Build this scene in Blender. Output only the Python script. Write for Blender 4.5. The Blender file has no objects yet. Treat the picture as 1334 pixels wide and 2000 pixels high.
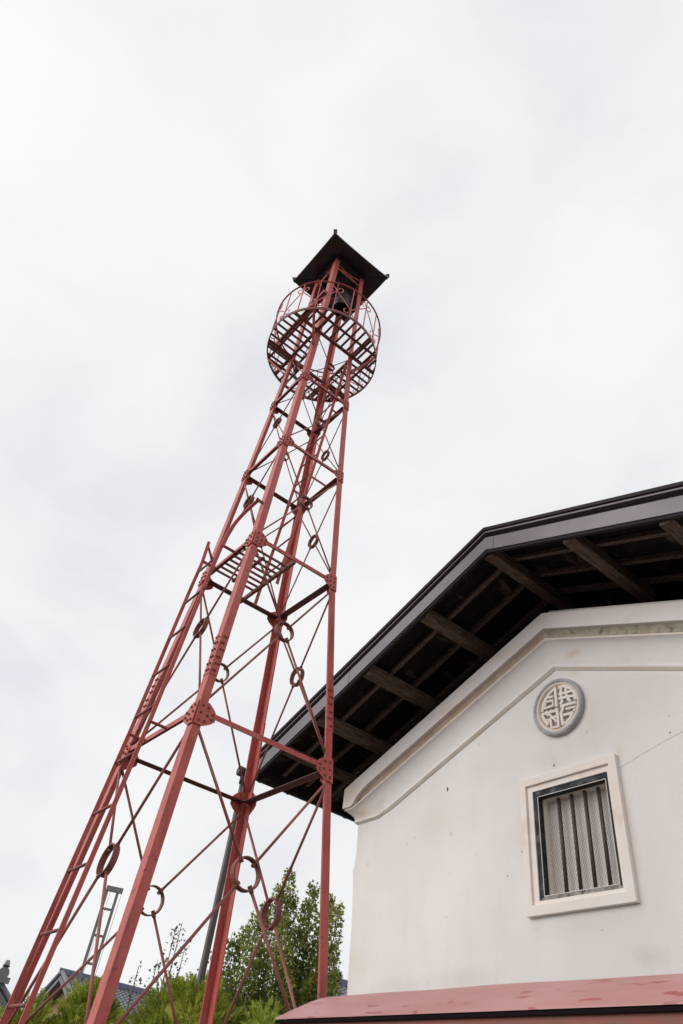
import bpy, bmesh, math, random
from mathutils import Vector, Matrix, noise
R = math.radians
random.seed(7)
scene = bpy.context.scene
COL = scene.collection

# ------------------------------------------------------------------ camera
cam = bpy.data.cameras.new("camera")
cam_o = bpy.data.objects.new("camera", cam)
COL.objects.link(cam_o)
rx, ry, rz = ((0.627224, 0.769742, 0.11869), (0.472834, -0.497436, 0.727314), (0.618884, -0.400068, -0.675964))
cam_o.matrix_world = Matrix(((rx[0], ry[0], rz[0], 0), (rx[1], ry[1], rz[1], 0), (rx[2], ry[2], rz[2], 1.6), (0, 0, 0, 1)))
cam.sensor_fit = 'VERTICAL'
cam.sensor_height = 36
cam.sensor_width = 24
cam.lens = 24.457
cam.clip_start = 0.05
cam.clip_end = 3000
scene.camera = cam_o

# ------------------------------------------------------------------ sky, sun, exposure
SUN_DIR = Vector((-0.36, -0.82, 0.36)).normalized()      # towards the sun, behind the overcast
world = bpy.data.worlds.new("World")
scene.world = world
world.use_nodes = True
nt = world.node_tree
nt.nodes.clear()
N = nt.nodes.new
out = N('ShaderNodeOutputWorld')
sky = N('ShaderNodeTexSky')
sky.sky_type = 'NISHITA'
sky.sun_disc = False
sky.sun_elevation = math.asin(SUN_DIR.z)
sky.sun_rotation = math.atan2(SUN_DIR.x, SUN_DIR.y)
bg_sky = N('ShaderNodeBackground'); bg_sky.inputs[1].default_value = 0.12
bg_cloud = N('ShaderNodeBackground'); bg_cloud.inputs[1].default_value = 1.0
mixs = N('ShaderNodeMixShader'); mixs.inputs[0].default_value = 0.94
tc = N('ShaderNodeTexCoord')
mp = N('ShaderNodeMapping'); mp.inputs['Scale'].default_value = (1.0, 1.0, 1.7)
n1 = N('ShaderNodeTexNoise'); n1.inputs['Scale'].default_value = 2.9; n1.inputs['Detail'].default_value = 7; n1.inputs['Roughness'].default_value = 0.52; n1.inputs['Distortion'].default_value = 0.35
ramp = N('ShaderNodeValToRGB')
e = ramp.color_ramp.elements
e[0].position = 0.30; e[0].color = (0.78, 0.795, 0.835, 1)
e[1].position = 0.62; e[1].color = (0.945, 0.94, 0.94, 1)
m_ = ramp.color_ramp.elements.new(0.47); m_.color = (0.89, 0.89, 0.90, 1)
L = nt.links.new
L(tc.outputs['Generated'], mp.inputs[0]); L(mp.outputs[0], n1.inputs['Vector'])
L(n1.outputs['Fac'], ramp.inputs[0]); L(ramp.outputs[0], bg_cloud.inputs[0])
# the overcast is brighter round the veiled sun
gm_ = N('ShaderNodeVectorMath'); gm_.operation = 'NORMALIZE'; L(tc.outputs['Generated'], gm_.inputs[0])
dt_ = N('ShaderNodeVectorMath'); dt_.operation = 'DOT_PRODUCT'; dt_.inputs[1].default_value = SUN_DIR; L(gm_.outputs[0], dt_.inputs[0])
mx_ = N('ShaderNodeMath'); mx_.operation = 'MAXIMUM'; mx_.inputs[1].default_value = 0.0; L(dt_.outputs['Value'], mx_.inputs[0])
pw_ = N('ShaderNodeMath'); pw_.operation = 'POWER'; pw_.inputs[1].default_value = 7.0; L(mx_.outputs[0], pw_.inputs[0])
ma_ = N('ShaderNodeMath'); ma_.operation = 'MULTIPLY_ADD'; ma_.inputs[1].default_value = 0.55; ma_.inputs[2].default_value = 1.0; L(pw_.outputs[0], ma_.inputs[0])
L(ma_.outputs[0], bg_cloud.inputs[1])
L(sky.outputs[0], bg_sky.inputs[0])
L(bg_sky.outputs[0], mixs.inputs[1]); L(bg_cloud.outputs[0], mixs.inputs[2]); L(mixs.outputs[0], out.inputs[0])

sun = bpy.data.lights.new("sun", 'SUN')
sun.energy = 1.35
sun.angle = R(36)
sun.color = (1.0, 0.965, 0.92)
sun_o = bpy.data.objects.new("sun", sun)
sun_o.rotation_euler = (-SUN_DIR).to_track_quat('-Z', 'Y').to_euler()
COL.objects.link(sun_o)
vs = scene.view_settings
vs.view_transform = 'Standard'
vs.look = 'None'
vs.exposure = 0.05
vs.gamma = 1.0
scene.cycles.max_bounces = 6

# ------------------------------------------------------------------ materials
def mat(name, col, rough=0.6, col2=None, nscale=6.0, nlo=0.35, nhi=0.65, bump=0.0, bscale=30.0, metal=0.0, stretch=None, spec=0.5, detail=6):
    m = bpy.data.materials.new(name); m.use_nodes = True
    t = m.node_tree; b = t.nodes['Principled BSDF']
    b.inputs['Roughness'].default_value = rough
    b.inputs['Metallic'].default_value = metal
    b.inputs['Specular IOR Level'].default_value = spec
    b.inputs['Base Color'].default_value = (*col, 1)
    tcn = t.nodes.new('ShaderNodeTexCoord')
    src = tcn.outputs['Object']
    if stretch:
        mpn = t.nodes.new('ShaderNodeMapping'); mpn.inputs['Scale'].default_value = stretch
        t.links.new(src, mpn.inputs[0]); src = mpn.outputs[0]
    if col2:
        n = t.nodes.new('ShaderNodeTexNoise'); n.inputs['Scale'].default_value = nscale; n.inputs['Detail'].default_value = detail
        n.inputs['Roughness'].default_value = 0.6
        r = t.nodes.new('ShaderNodeValToRGB')
        r.color_ramp.elements[0].position = nlo; r.color_ramp.elements[0].color = (*col, 1)
        r.color_ramp.elements[1].position = nhi; r.color_ramp.elements[1].color = (*col2, 1)
        t.links.new(src, n.inputs['Vector']); t.links.new(n.outputs['Fac'], r.inputs[0])
        t.links.new(r.outputs[0], b.inputs['Base Color'])
    if bump:
        n2 = t.nodes.new('ShaderNodeTexNoise'); n2.inputs['Scale'].default_value = bscale; n2.inputs['Detail'].default_value = 5
        bp = t.nodes.new('ShaderNodeBump'); bp.inputs['Strength'].default_value = bump; bp.inputs['Distance'].default_value = 0.02
        t.links.new(src, n2.inputs['Vector']); t.links.new(n2.outputs['Fac'], bp.inputs['Height'])
        t.links.new(bp.outputs[0], b.inputs['Normal'])
    return m

def layer(m, col, scale, lo, hi, stretch=None, kind='noise', amount=1.0, loc=(0, 0, 0)):
    """lay a patchy second colour (wear, rust, spots) over what the material already has"""
    t = m.node_tree; b = t.nodes['Principled BSDF']
    tcn = t.nodes.new('ShaderNodeTexCoord'); mpn = t.nodes.new('ShaderNodeMapping')
    mpn.inputs['Scale'].default_value = stretch or (1, 1, 1); mpn.inputs['Location'].default_value = loc
    t.links.new(tcn.outputs['Object'], mpn.inputs[0])
    if kind == 'noise':
        n = t.nodes.new('ShaderNodeTexNoise'); n.inputs['Scale'].default_value = scale; n.inputs['Detail'].default_value = 5; o = n.outputs['Fac']
    else:
        n = t.nodes.new('ShaderNodeTexVoronoi'); n.inputs['Scale'].default_value = scale; n.inputs['Randomness'].default_value = 1.0; o = n.outputs['Distance']
    t.links.new(mpn.outputs[0], n.inputs['Vector'])
    mr = t.nodes.new('ShaderNodeMapRange'); mr.inputs['From Min'].default_value = lo; mr.inputs['From Max'].default_value = hi
    mr.inputs['To Min'].default_value = 0; mr.inputs['To Max'].default_value = amount
    t.links.new(o, mr.inputs['Value'])
    mx = t.nodes.new('ShaderNodeMix'); mx.data_type = 'RGBA'
    ins = [s for s in mx.inputs if s.type == 'RGBA']; outc = [s for s in mx.outputs if s.type == 'RGBA'][0]
    bc = b.inputs['Base Color']
    if bc.is_linked:
        t.links.new(bc.links[0].from_socket, ins[0])
    else:
        ins[0].default_value = bc.default_value
    ins[1].default_value = (*col, 1)
    t.links.new(mr.outputs[0], mx.inputs['Factor']); t.links.new(outc, bc)
    return m, mr

def stain(m, col, cx, cz, rx, rz, amount=0.5):
    """a stain with a place and size of its own (object coordinates, ragged edge)"""
    t = m.node_tree; b = t.nodes['Principled BSDF']
    tcn = t.nodes.new('ShaderNodeTexCoord')
    nz = t.nodes.new('ShaderNodeTexNoise'); nz.inputs['Scale'].default_value = 9.0; nz.inputs['Detail'].default_value = 6
    t.links.new(tcn.outputs['Object'], nz.inputs['Vector'])
    sb = t.nodes.new('ShaderNodeVectorMath'); sb.operation = 'SUBTRACT'; sb.inputs[1].default_value = (cx, 0, cz)
    t.links.new(tcn.outputs['Object'], sb.inputs[0])
    ml = t.nodes.new('ShaderNodeVectorMath'); ml.operation = 'MULTIPLY'; ml.inputs[1].default_value = (1 / rx, 0, 1 / rz)
    t.links.new(sb.outputs[0], ml.inputs[0])
    ln = t.nodes.new('ShaderNodeVectorMath'); ln.operation = 'LENGTH'; t.links.new(ml.outputs[0], ln.inputs[0])
    ad = t.nodes.new('ShaderNodeMath'); ad.operation = 'MULTIPLY_ADD'; ad.inputs[1].default_value = 0.9
    t.links.new(nz.outputs['Fac'], ad.inputs[0]); t.links.new(ln.outputs['Value'], ad.inputs[2])
    mr = t.nodes.new('ShaderNodeMapRange'); mr.inputs['From Min'].default_value = 1.45; mr.inputs['From Max'].default_value = 0.45
    mr.inputs['To Min'].default_value = 0; mr.inputs['To Max'].default_value = amount
    t.links.new(ad.outputs[0], mr.inputs['Value'])
    mx = t.nodes.new('ShaderNodeMix'); mx.data_type = 'RGBA'
    ins = [q for q in mx.inputs if q.type == 'RGBA']; outc = [q for q in mx.outputs if q.type == 'RGBA'][0]
    bc = b.inputs['Base Color']
    t.links.new(bc.links[0].from_socket, ins[0]); ins[1].default_value = (*col, 1)
    t.links.new(mr.outputs[0], mx.inputs['Factor']); t.links.new(outc, bc)

M = {}
M['red'] = mat('red_oxide_paint', (0.46, 0.090, 0.075), 0.42, (0.515, 0.122, 0.104), 5.0, 0.35, 0.7, 0.08, 40, spec=0.33)
layer(M['red'], (0.54, 0.21, 0.19), 2.4, 0.54, 0.76, amount=0.35)
layer(M['red'], (0.25, 0.058, 0.044), 6, 0.54, 0.70, amount=0.75, stretch=(3, 3, 0.6))
layer(M['red'], (0.17, 0.045, 0.035), 26, 0.635, 0.70, amount=0.8)
M['red_dark'] = mat('worn_red_paint', (0.19, 0.062, 0.053), 0.6, (0.25, 0.085, 0.07), 9.0, 0.35, 0.65, 0.1, 40, spec=0.35)
layer(M['red_dark'], (0.06, 0.025, 0.02), 30, 0.58, 0.68, amount=0.8)
M['red_shade'] = mat('shade_dark_red_paint', (0.085, 0.036, 0.036), 0.65, (0.14, 0.052, 0.048), 7, 0.35, 0.65, spec=0.3)  # strut flat flanges: the shade on their undersides is put into this colour
M['rod'] = mat('brown_red_rod_paint', (0.22, 0.078, 0.065), 0.6, (0.36, 0.125, 0.105), 3.0, 0.4, 0.6, spec=0.35)
M['black_iron'] = mat('black_iron', (0.032, 0.026, 0.031), 0.42, (0.05, 0.042, 0.048), 8)
M['roof_edge'] = mat('purplish_metal_edge', (0.10, 0.085, 0.10), 0.4)
M['bronze'] = mat('dark_bronze', (0.045, 0.043, 0.043), 0.42, (0.06, 0.06, 0.058), 14, metal=0.5)

pl = mat('white_plaster', (0.775, 0.735, 0.705), 0.92, (0.82, 0.785, 0.765), 1.3, 0.35, 0.65, 0.06, 9, spec=0.2)
layer(pl, (0.70, 0.62, 0.53), 1.1, 0.60, 0.78, amount=0.55)
layer(pl, (0.58, 0.52, 0.46), 60, 0.66, 0.74, amount=0.35)
layer(pl, (0.62, 0.47, 0.33), 2.6, 0.085, 0.03, kind='vor', amount=0.55)
layer(pl, (0.22, 0.19, 0.17), 4.3, 0.040, 0.022, kind='vor', amount=0.7, loc=(3.1, 1.7, 0.4))
layer(pl, (0.66, 0.60, 0.55), 2.6, 0.56, 0.80, stretch=(3, 1, 0.3), amount=0.22)
layer(pl, (0.88, 0.85, 0.83), 0.9, 0.50, 0.72, amount=0.35, loc=(4, 2, 1))
for q in ((-3.62, 5.50, 0.10, 0.13, 0.85), (-3.29, 4.52, 0.09, 0.10, 0.5), (-3.27, 3.85, 0.045, 0.55, 0.45), (-3.85, 3.20, 0.6, 0.10, 0.35), (-4.30, 3.22, 0.10, 0.14, 0.45), (-3.50, 4.95, 0.5, 0.35, 0.30),
          (-2.75, 4.95, 0.6, 0.30, 0.32), (-4.42, 4.15, 0.07, 0.5, 0.35), (-5.6, 4.35, 0.5, 0.25, 0.25), (-6.3, 4.0, 0.5, 0.3, 0.22), (-4.9, 4.75, 0.4, 0.2, 0.3), (-2.5, 3.9, 0.5, 0.5, 0.25), (-6.80, 3.3, 0.12, 0.6, 0.3), (-3.98, 4.60, 0.05, 0.07, 0.6)):
    stain(pl, (0.72, 0.59, 0.47), *q[:4], q[4] * 0.8)
for q in ((-2.7, 2.92, 0.18, 0.14, 0.5), (-3.3, 2.95, 0.2, 0.1, 0.35), (-5.2, 2.9, 0.5, 0.12, 0.3), (-6.0, 2.88, 0.6, 0.1, 0.3)):
    stain(pl, (0.50, 0.45, 0.40), *q)
M['plaster'] = pl
pc = mat('cornice_plaster', (0.79, 0.74, 0.715), 0.9, (0.83, 0.79, 0.77), 2.0, 0.35, 0.65, 0.05, 14, spec=0.2)
layer(pc, (0.62, 0.50, 0.38), 3.5, 0.62, 0.8, amount=0.6)
layer(pc, (0.12, 0.09, 0.07), 5.0, 0.040, 0.02, kind='vor', amount=0.8)
for q in ((-6.9, 4.9, 0.25, 0.2, 0.6), (-6.75, 4.66, 0.25, 0.12, 0.6), (-5.2, 5.5, 0.5, 0.08, 0.4), (-3.6, 5.63, 0.12, 0.05, 0.8), (-4.4, 5.9, 0.4, 0.1, 0.3)):
    stain(pc, (0.70, 0.54, 0.40), *q)
M['cornice'] = pc
M['lip'] = mat('ochre_stained_plaster', (0.74, 0.62, 0.51), 0.9, (0.79, 0.73, 0.67), 5, 0.35, 0.65, spec=0.2)
M['groove'] = mat('tan_groove', (0.40, 0.315, 0.245), 0.95, (0.50, 0.41, 0.33), 6, 0.35, 0.65, spec=0.1)
M['groove_moss'] = mat('mossy_groove', (0.30, 0.28, 0.215), 0.95, (0.44, 0.39, 0.32), 9, 0.35, 0.62, 0.2, 40, spec=0.1)
layer(M['groove_moss'], (0.13, 0.125, 0.09), 16, 0.56, 0.70, amount=0.7)
M['frame'] = mat('window_plaster', (0.88, 0.785, 0.71), 0.9, (0.88, 0.825, 0.775), 3.0, 0.35, 0.65, spec=0.2)
layer(M['frame'], (0.70, 0.51, 0.35), 4.0, 0.56, 0.76, amount=0.6)
M['blackplaster'] = mat('black_plaster', (0.012, 0.012, 0.013), 0.8, (0.03, 0.032, 0.034), 12, 0.4, 0.6)
layer(M['blackplaster'], (0.16, 0.16, 0.165), 9, 0.54, 0.72, amount=0.7)
layer(M['blackplaster'], (0.30, 0.29, 0.28), 34, 0.64, 0.72, amount=0.6)
M['wornblack'] = mat('worn_grey_plaster', (0.20, 0.185, 0.175), 0.85, (0.46, 0.41, 0.36), 9, 0.38, 0.62)
layer(M['wornblack'], (0.05, 0.05, 0.05), 16, 0.56, 0.66, amount=0.8)
M['ivory'] = mat('ivory_board', (0.85, 0.78, 0.68), 0.85, (0.87, 0.82, 0.74), 7)
M['panel'] = mat('pale_inner_shutter', (0.88, 0.84, 0.81), 0.8, (0.91, 0.87, 0.85), 3)
M['bar'] = mat('dark_iron_bar', (0.055, 0.04, 0.038), 0.6, (0.085, 0.055, 0.05), 20)
M['wire'] = mat('pale_wire', (0.45, 0.385, 0.34), 0.5)
M['stone'] = mat('weathered_grey_ring', (0.36, 0.345, 0.365), 0.85, (0.50, 0.48, 0.50), 14, 0.35, 0.62, 0.25, 60, spec=0.2)
layer(M['stone'], (0.58, 0.56, 0.55), 24, 0.58, 0.66, amount=0.85)
M['wood'] = mat('weathered_purlin', (0.05, 0.033, 0.025), 0.85, (0.22, 0.15, 0.108), 5, 0.35, 0.7, 0.5, 14, stretch=(14, 1.2, 14), spec=0.2)
M['rafter'] = mat('weathered_rafter', (0.055, 0.037, 0.03), 0.85, (0.215, 0.145, 0.112), 5, 0.35, 0.7, 0.5, 14, stretch=(1.2, 14, 14), spec=0.2)
M['board'] = mat('near_black_boards', (0.007, 0.005, 0.004), 0.9, (0.020, 0.013, 0.010), 4, 0.35, 0.7, 0.4, 12, stretch=(2, 9, 9), spec=0.15)  # near-black brown grain for the roof and eaves boards
layer(M['board'], (0.20, 0.13, 0.09), 1.7, 0.58, 0.70, amount=0.5, stretch=(3.2, 1.2, 3.2))  # pale patches: weathered wood and light caught by the boards, put into the colour
M['barge'] = mat('mauve_sheet_metal', (0.115, 0.10, 0.115), 0.38, (0.165, 0.145, 0.162), 1.2, 0.3, 0.7, 0.03, 4, metal=0.25)
layer(M['barge'], (0.09, 0.07, 0.075), 2.2, 0.62, 0.75, amount=0.5)
M['roofdark'] = mat('black_roof_metal', (0.012, 0.009, 0.010), 0.8, spec=0.06)
M['roofline'] = mat('pale_roof_seam', (0.30, 0.265, 0.285), 0.6)
M['roofblue'] = mat('blue_black_roof_metal', (0.030, 0.022, 0.027), 0.6, spec=0.12)
M['gutter'] = mat('dark_green_gutter', (0.022, 0.026, 0.026), 0.4, (0.03, 0.035, 0.035), 6)
M['pipe'] = mat('grey_downpipe', (0.062, 0.053, 0.051), 0.45, (0.09, 0.078, 0.074), 4)
sr = mat('red_sheet_roof', (0.44, 0.19, 0.18), 0.38, (0.50, 0.245, 0.235), 2.2, 0.3, 0.7, 0.05, 6, stretch=(1, 3, 3))
layer(sr, (0.33, 0.06, 0.045), 3.0, 0.625, 0.65, amount=0.8, stretch=(2.0, 6, 6))
M['shedroof'] = sr
M['shedfascia'] = mat('red_brown_fascia', (0.27, 0.065, 0.045), 0.6, (0.20, 0.075, 0.05), 6, 0.4, 0.62, stretch=(1, 6, 6))
M['shedwood'] = mat('dark_brown_boards', (0.045, 0.028, 0.018), 0.8, (0.085, 0.05, 0.032), 6, 0.35, 0.65, 0.3, 20, stretch=(8, 8, 1))
M['steel'] = mat('dull_steel', (0.25, 0.235, 0.23), 0.5, (0.19, 0.175, 0.17), 8, metal=0.3)
M['tile'] = mat('grey_roof_tile', (0.13, 0.135, 0.15), 0.5, (0.21, 0.21, 0.225), 7, 0.35, 0.65)
M['ridgetile'] = mat('blue_grey_ridge_tile', (0.10, 0.115, 0.19), 0.45, (0.14, 0.155, 0.23), 7)
M['ochrewall'] = mat('ochre_house_wall', (0.33, 0.17, 0.10), 0.9, (0.38, 0.21, 0.13), 2)
M['housewhite'] = mat('white_house_wall', (0.70, 0.69, 0.69), 0.9, (0.76, 0.75, 0.75), 1.5)
M['ground'] = mat('grey_gravel_ground', (0.075, 0.072, 0.068), 0.95, (0.115, 0.11, 0.10), 3, 0.3, 0.7, 0.3, 30)
M['concrete'] = mat('concrete', (0.30, 0.29, 0.28), 0.9, (0.36, 0.35, 0.33), 5)
M['bark'] = mat('grey_brown_bark', (0.10, 0.075, 0.055), 0.9, (0.16, 0.13, 0.10), 12)

def leafmat(name, cols, scale, trans=0.32, rough=0.6):
    m = bpy.data.materials.new(name); m.use_nodes = True
    t = m.node_tree; b = t.nodes['Principled BSDF']; b.inputs['Roughness'].default_value = rough
    b.inputs['Specular IOR Level'].default_value = 0.3
    tcn = t.nodes.new('ShaderNodeTexCoord'); n = t.nodes.new('ShaderNodeTexNoise'); n.inputs['Scale'].default_value = scale; n.inputs['Detail'].default_value = 3
    g = t.nodes.new('ShaderNodeNewGeometry')
    ad = t.nodes.new('ShaderNodeMath'); ad.operation = 'MULTIPLY_ADD'; ad.inputs[1].default_value = 0.45
    t.links.new(tcn.outputs['Object'], n.inputs['Vector'])
    sub = t.nodes.new('ShaderNodeMath'); sub.operation = 'SUBTRACT'; sub.inputs[1].default_value = 0.22
    t.links.new(g.outputs['Random Per Island'], ad.inputs[0]); t.links.new(n.outputs['Fac'], sub.inputs[0]); t.links.new(sub.outputs[0], ad.inputs[2])
    r = t.nodes.new('ShaderNodeValToRGB'); el = r.color_ramp.elements
    el[0].position = 0.12; el[0].color = (*cols[0], 1); el[1].position = 0.76; el[1].color = (*cols[2], 1)
    k = el.new(0.44); k.color = (*cols[1], 1)
    t.links.new(ad.outputs[0], r.inputs[0]); t.links.new(r.outputs[0], b.inputs['Base Color'])
    tr = t.nodes.new('ShaderNodeBsdfTranslucent'); t.links.new(r.outputs[0], tr.inputs[0])
    mx = t.nodes.new('ShaderNodeMixShader'); mx.inputs[0].default_value = trans
    o = t.nodes['Material Output']
    t.links.new(b.outputs[0], mx.inputs[1]); t.links.new(tr.outputs[0], mx.inputs[2]); t.links.new(mx.outputs[0], o.inputs[0])
    return m
M['conifer'] = leafmat('conifer_foliage', [(0.07, 0.115, 0.012), (0.25, 0.31, 0.03), (0.54, 0.54, 0.11)], 2.5)
M['conifer_bright'] = leafmat('bright_conifer_foliage', [(0.09, 0.16, 0.02), (0.23, 0.32, 0.035), (0.42, 0.48, 0.09)], 3.0)
M['maple'] = leafmat('small_tree_leaves', [(0.085, 0.125, 0.032), (0.19, 0.245, 0.055), (0.45, 0.46, 0.11)], 2.2, 0.3)
M['sapling'] = leafmat('sapling_leaves', [(0.05, 0.055, 0.035), (0.08, 0.09, 0.05), (0.13, 0.13, 0.07)], 3, 0.2)

# ------------------------------------------------------------------ helpers
class MB:
    def __init__(s): s.v = []; s.f = []; s.mi = []
    def face(s, idx, mi=0): s.f.append(idx); s.mi.append(mi)
    def quadstrip(s, rings, closed=True, caps=True, mi=0):
        n = len(rings[0]); base = len(s.v)
        for r in rings: s.v += [tuple(p) for p in r]
        for i in range(len(rings) - 1):
            for j in range(n if closed else n - 1):
                a = base + i * n + j; b = base + i * n + (j + 1) % n
                s.face((a, b, b + n, a + n), mi)
        if caps and closed:
            s.face(tuple(base + j for j in reversed(range(n))), mi)
            s.face(tuple(base + (len(rings) - 1) * n + j for j in range(n)), mi)
    def box(s, x0, x1, y0, y1, z0, z1, mi=0):
        s.quadstrip([[(x0, y0, z0), (x1, y0, z0), (x1, y1, z0), (x0, y1, z0)], [(x0, y0, z1), (x1, y0, z1), (x1, y1, z1), (x0, y1, z1)]], mi=mi)
    def prism(s, poly, off, mi=0):
        off = Vector(off)
        s.quadstrip([[Vector(p) for p in poly], [Vector(p) + off for p in poly]], mi=mi)
    def bar(s, a, b, w, h, up=(0, 0, 1), mi=0):
        """rectangular bar from a to b; w across, h along 'up'"""
        a = Vector(a); b = Vector(b); d = (b - a).normalized(); u = Vector(up)
        sd = d.cross(u).normalized(); u = sd.cross(d).normalized()
        q = [(-w / 2, -h / 2), (w / 2, -h / 2), (w / 2, h / 2), (-w / 2, h / 2)]
        s.quadstrip([[c + sd * x + u * y for x, y in q] for c in (a, b)], mi=mi)
    def sweep(s, pts, w, h, up=(0, 0, 1), closed=False, mi=0):
        """rectangular section swept along a polyline"""
        P = [Vector(p) for p in pts]; n = len(P); rings = []
        for i in range(n):
            if closed: d = (P[(i + 1) % n] - P[i - 1]).normalized()
            else: d = (P[min(i + 1, n - 1)] - P[max(i - 1, 0)]).normalized()
            u = Vector(up); sd = d.cross(u).normalized(); u2 = sd.cross(d).normalized()
            rings.append([P[i] + sd * x + u2 * y for x, y in ((-w / 2, -h / 2), (w / 2, -h / 2), (w / 2, h / 2), (-w / 2, h / 2))])
        if closed: rings.append(rings[0])
        s.quadstrip(rings, caps=not closed, mi=mi)
    def tube(s, pts, r, n=8, closed=False, mi=0, caps=True):
        P = [Vector(p) for p in pts]; m = len(P); rings = []
        rr = r if isinstance(r, (list, tuple)) else [r] * m
        prev = None
        for i in range(m):
            if closed: d = (P[(i + 1) % m] - P[i - 1]).normalized()
            else: d = (P[min(i + 1, m - 1)] - P[max(i - 1, 0)]).normalized()
            if prev is None:
                u = d.orthogonal().normalized()
            else:
                u = (prev - d * prev.dot(d)).normalized()
            prev = u; w = d.cross(u)
            rings.append([P[i] + (u * math.cos(2 * math.pi * k / n) + w * math.sin(2 * math.pi * k / n)) * rr[i] for k in range(n)])
        if closed: rings.append(rings[0])
        s.quadstrip(rings, caps=caps and not closed, mi=mi)
    def lathe(s, prof, c, n=24, mi=0):
        rings = [[(c[0] + r * math.cos(2 * math.pi * k / n), c[1] + r * math.sin(2 * math.pi * k / n), c[2] + z) for k in range(n)] for r, z in prof]
        s.quadstrip(rings, caps=False, mi=mi)
    def build(s, name, m, parent=None, smooth=False, bevel=0.0):
        me = bpy.data.meshes.new(name)
        me.from_pydata([tuple(p) for p in s.v], [], s.f)
        ms = m if isinstance(m, (list, tuple)) else [m]
        for x in ms: me.materials.append(x)
        if len(ms) > 1: me.polygons.foreach_set('material_index', s.mi)
        me.update()
        bm = bmesh.new(); bm.from_mesh(me); bmesh.ops.recalc_face_normals(bm, faces=bm.faces); bm.to_mesh(me); bm.free()
        if smooth: me.polygons.foreach_set('use_smooth', [True] * len(me.polygons))
        o = bpy.data.objects.new(name, me); COL.objects.link(o)
        if parent is not None:
            o.parent = parent
            o.matrix_parent_inverse = Matrix.Translation(-parent_world(parent))
        if bevel:
            md = o.modifiers.new('bevel', 'BEVEL'); md.width = bevel; md.segments = 2; md.limit_method = 'ANGLE'; md.angle_limit = R(40)
        return o

def parent_world(p):
    """all things keep an unrotated base, so a child's offset is the summed location"""
    v = Vector((0, 0, 0)); q = p
    while q is not None:
        v += q.location
        if q.parent is not None: v += q.matrix_parent_inverse.translation
        q = q.parent
    return v
def tag(o, label, cat, group=None):
    o['label'] = label; o['category'] = cat
    if group: o['group'] = group
    return o
def thing(name, loc, label, cat, group=None):
    o = bpy.data.objects.new(name, None); o.empty_display_size = 0.2; COL.objects.link(o); o.location = loc
    return tag(o, label, cat, group)
def lerp(a, b, t): return a + (b - a) * t
def smooth_curve(pts, n=8):
    P = [Vector(p) for p in pts]; outp = []
    for i in range(len(P) - 1):
        p0 = P[max(i - 1, 0)]; p1 = P[i]; p2 = P[i + 1]; p3 = P[min(i + 2, len(P) - 1)]
        for k in range(n):
            t = k / n
            outp.append(0.5 * ((2 * p1) + (p2 - p0) * t + (2 * p0 - 5 * p1 + 4 * p2 - p3) * t * t + (3 * p1 - p0 - 3 * p2 + p3) * t ** 3))
    outp.append(P[-1]); return outp

# ------------------------------------------------------------------ ground
g = MB(); S = 1500
g.v = [(-S, -S, 0), (S, -S, 0), (S, S, 0), (-S, S, 0)]; g.face((0, 1, 2, 3))
go = g.build('ground', M['ground']); go['kind'] = 'structure'

# ------------------------------------------------------------------ plaster storehouse
XA = -3.855; SL = 0.3785; YW = 5.42          # gable axis, roof slope, facade plane
XL = -6.895; XR = 2 * XA - XL; YB = 13.4
house = thing('plaster_storehouse', (XA, YW, 0), 'white plastered storehouse with overhanging dark gable roof, round crest and one barred window', 'storehouse')
def zl(z0, x): return z0 - SL * abs(x - XA)

# wall with a slightly uneven outer edge; a hole for the window
side = [(-6.77, 0.0), (-6.797, 2.85), (-6.812, 3.1), (-6.829, 3.45), (-6.858, 3.75), (-6.892, 3.99), (-6.908, 4.045), (-6.905, 4.065), (-6.884, 4.10), (-6.874, 4.27), (-6.884, 4.45), (-6.893, 4.7)]
WX0, WX1, WZ0, WZ1 = -4.215, -3.428, 3.438, 4.338    # window hole
w = MB()
left = [(x, z) for x, z in side] + [(-6.893, zl(6.30, -6.893))]
right = [(2 * XA - x, z) for x, z in left]
# front face split round the hole
def fr(x, z, y=YW): return (x, y, z)
b0 = len(w.v)
def wall_strip(pl, pr):   # columns left/right polyline pairs of equal z
    pass
zs = sorted(set([z for _, z in left] + [WZ0, WZ1]))
def edge_x(z):
    for (xa_, za_), (xb_, zb_) in zip(left[:-1], left[1:]):
        if za_ <= z <= zb_: return lerp(xa_, xb_, (z - za_) / (zb_ - za_))
    return left[-1][0]
for za_, zb_ in zip(zs[:-1], zs[1:]):
    xa_, xb_ = edge_x(za_), edge_x(zb_)
    segs = [((xa_, WX0), (xb_, WX0)), ((WX0, WX1), (WX0, WX1)), ((WX1, 2 * XA - xa_), (WX1, 2 * XA - xb_))]
    for i, (lo, hi) in enumerate(segs):
        if i == 1 and WZ0 - 1e-6 <= za_ and zb_ <= WZ1 + 1e-6: continue
        k = len(w.v); w.v += [fr(lo[0], za_), fr(lo[1], za_), fr(hi[1], zb_), fr(hi[0], zb_)]; w.face((k, k + 1, k + 2, k + 3))
    for sx in (0, 1):
        p, q = (xa_, xb_) if sx == 0 else (2 * XA - xa_, 2 * XA - xb_)
        k = len(w.v); w.v += [(p, YW, za_), (p, YB, za_), (q, YB, zb_), (q, YW, zb_)]; w.face((k, k + 1, k + 2, k + 3))
zt = zs[-1]; xt = left[-1][0]
for y in (YW, YB):
    k = len(w.v); w.v += [(xt, y, zt), (2 * XA - xt, y, zt), (XA, y, 6.30)]; w.face((k, k + 1, k + 2))
k = len(w.v); w.v += [(xt, YW, zt), (XA, YW, 6.30), (XA, YB, 6.30), (xt, YB, zt), (2 * XA - xt, YB, zt), (2 * XA - xt, YW, zt)]
w.face((k, k + 1, k + 2, k + 3)); w.face((k + 1, k + 2, k + 4, k + 5))
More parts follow.
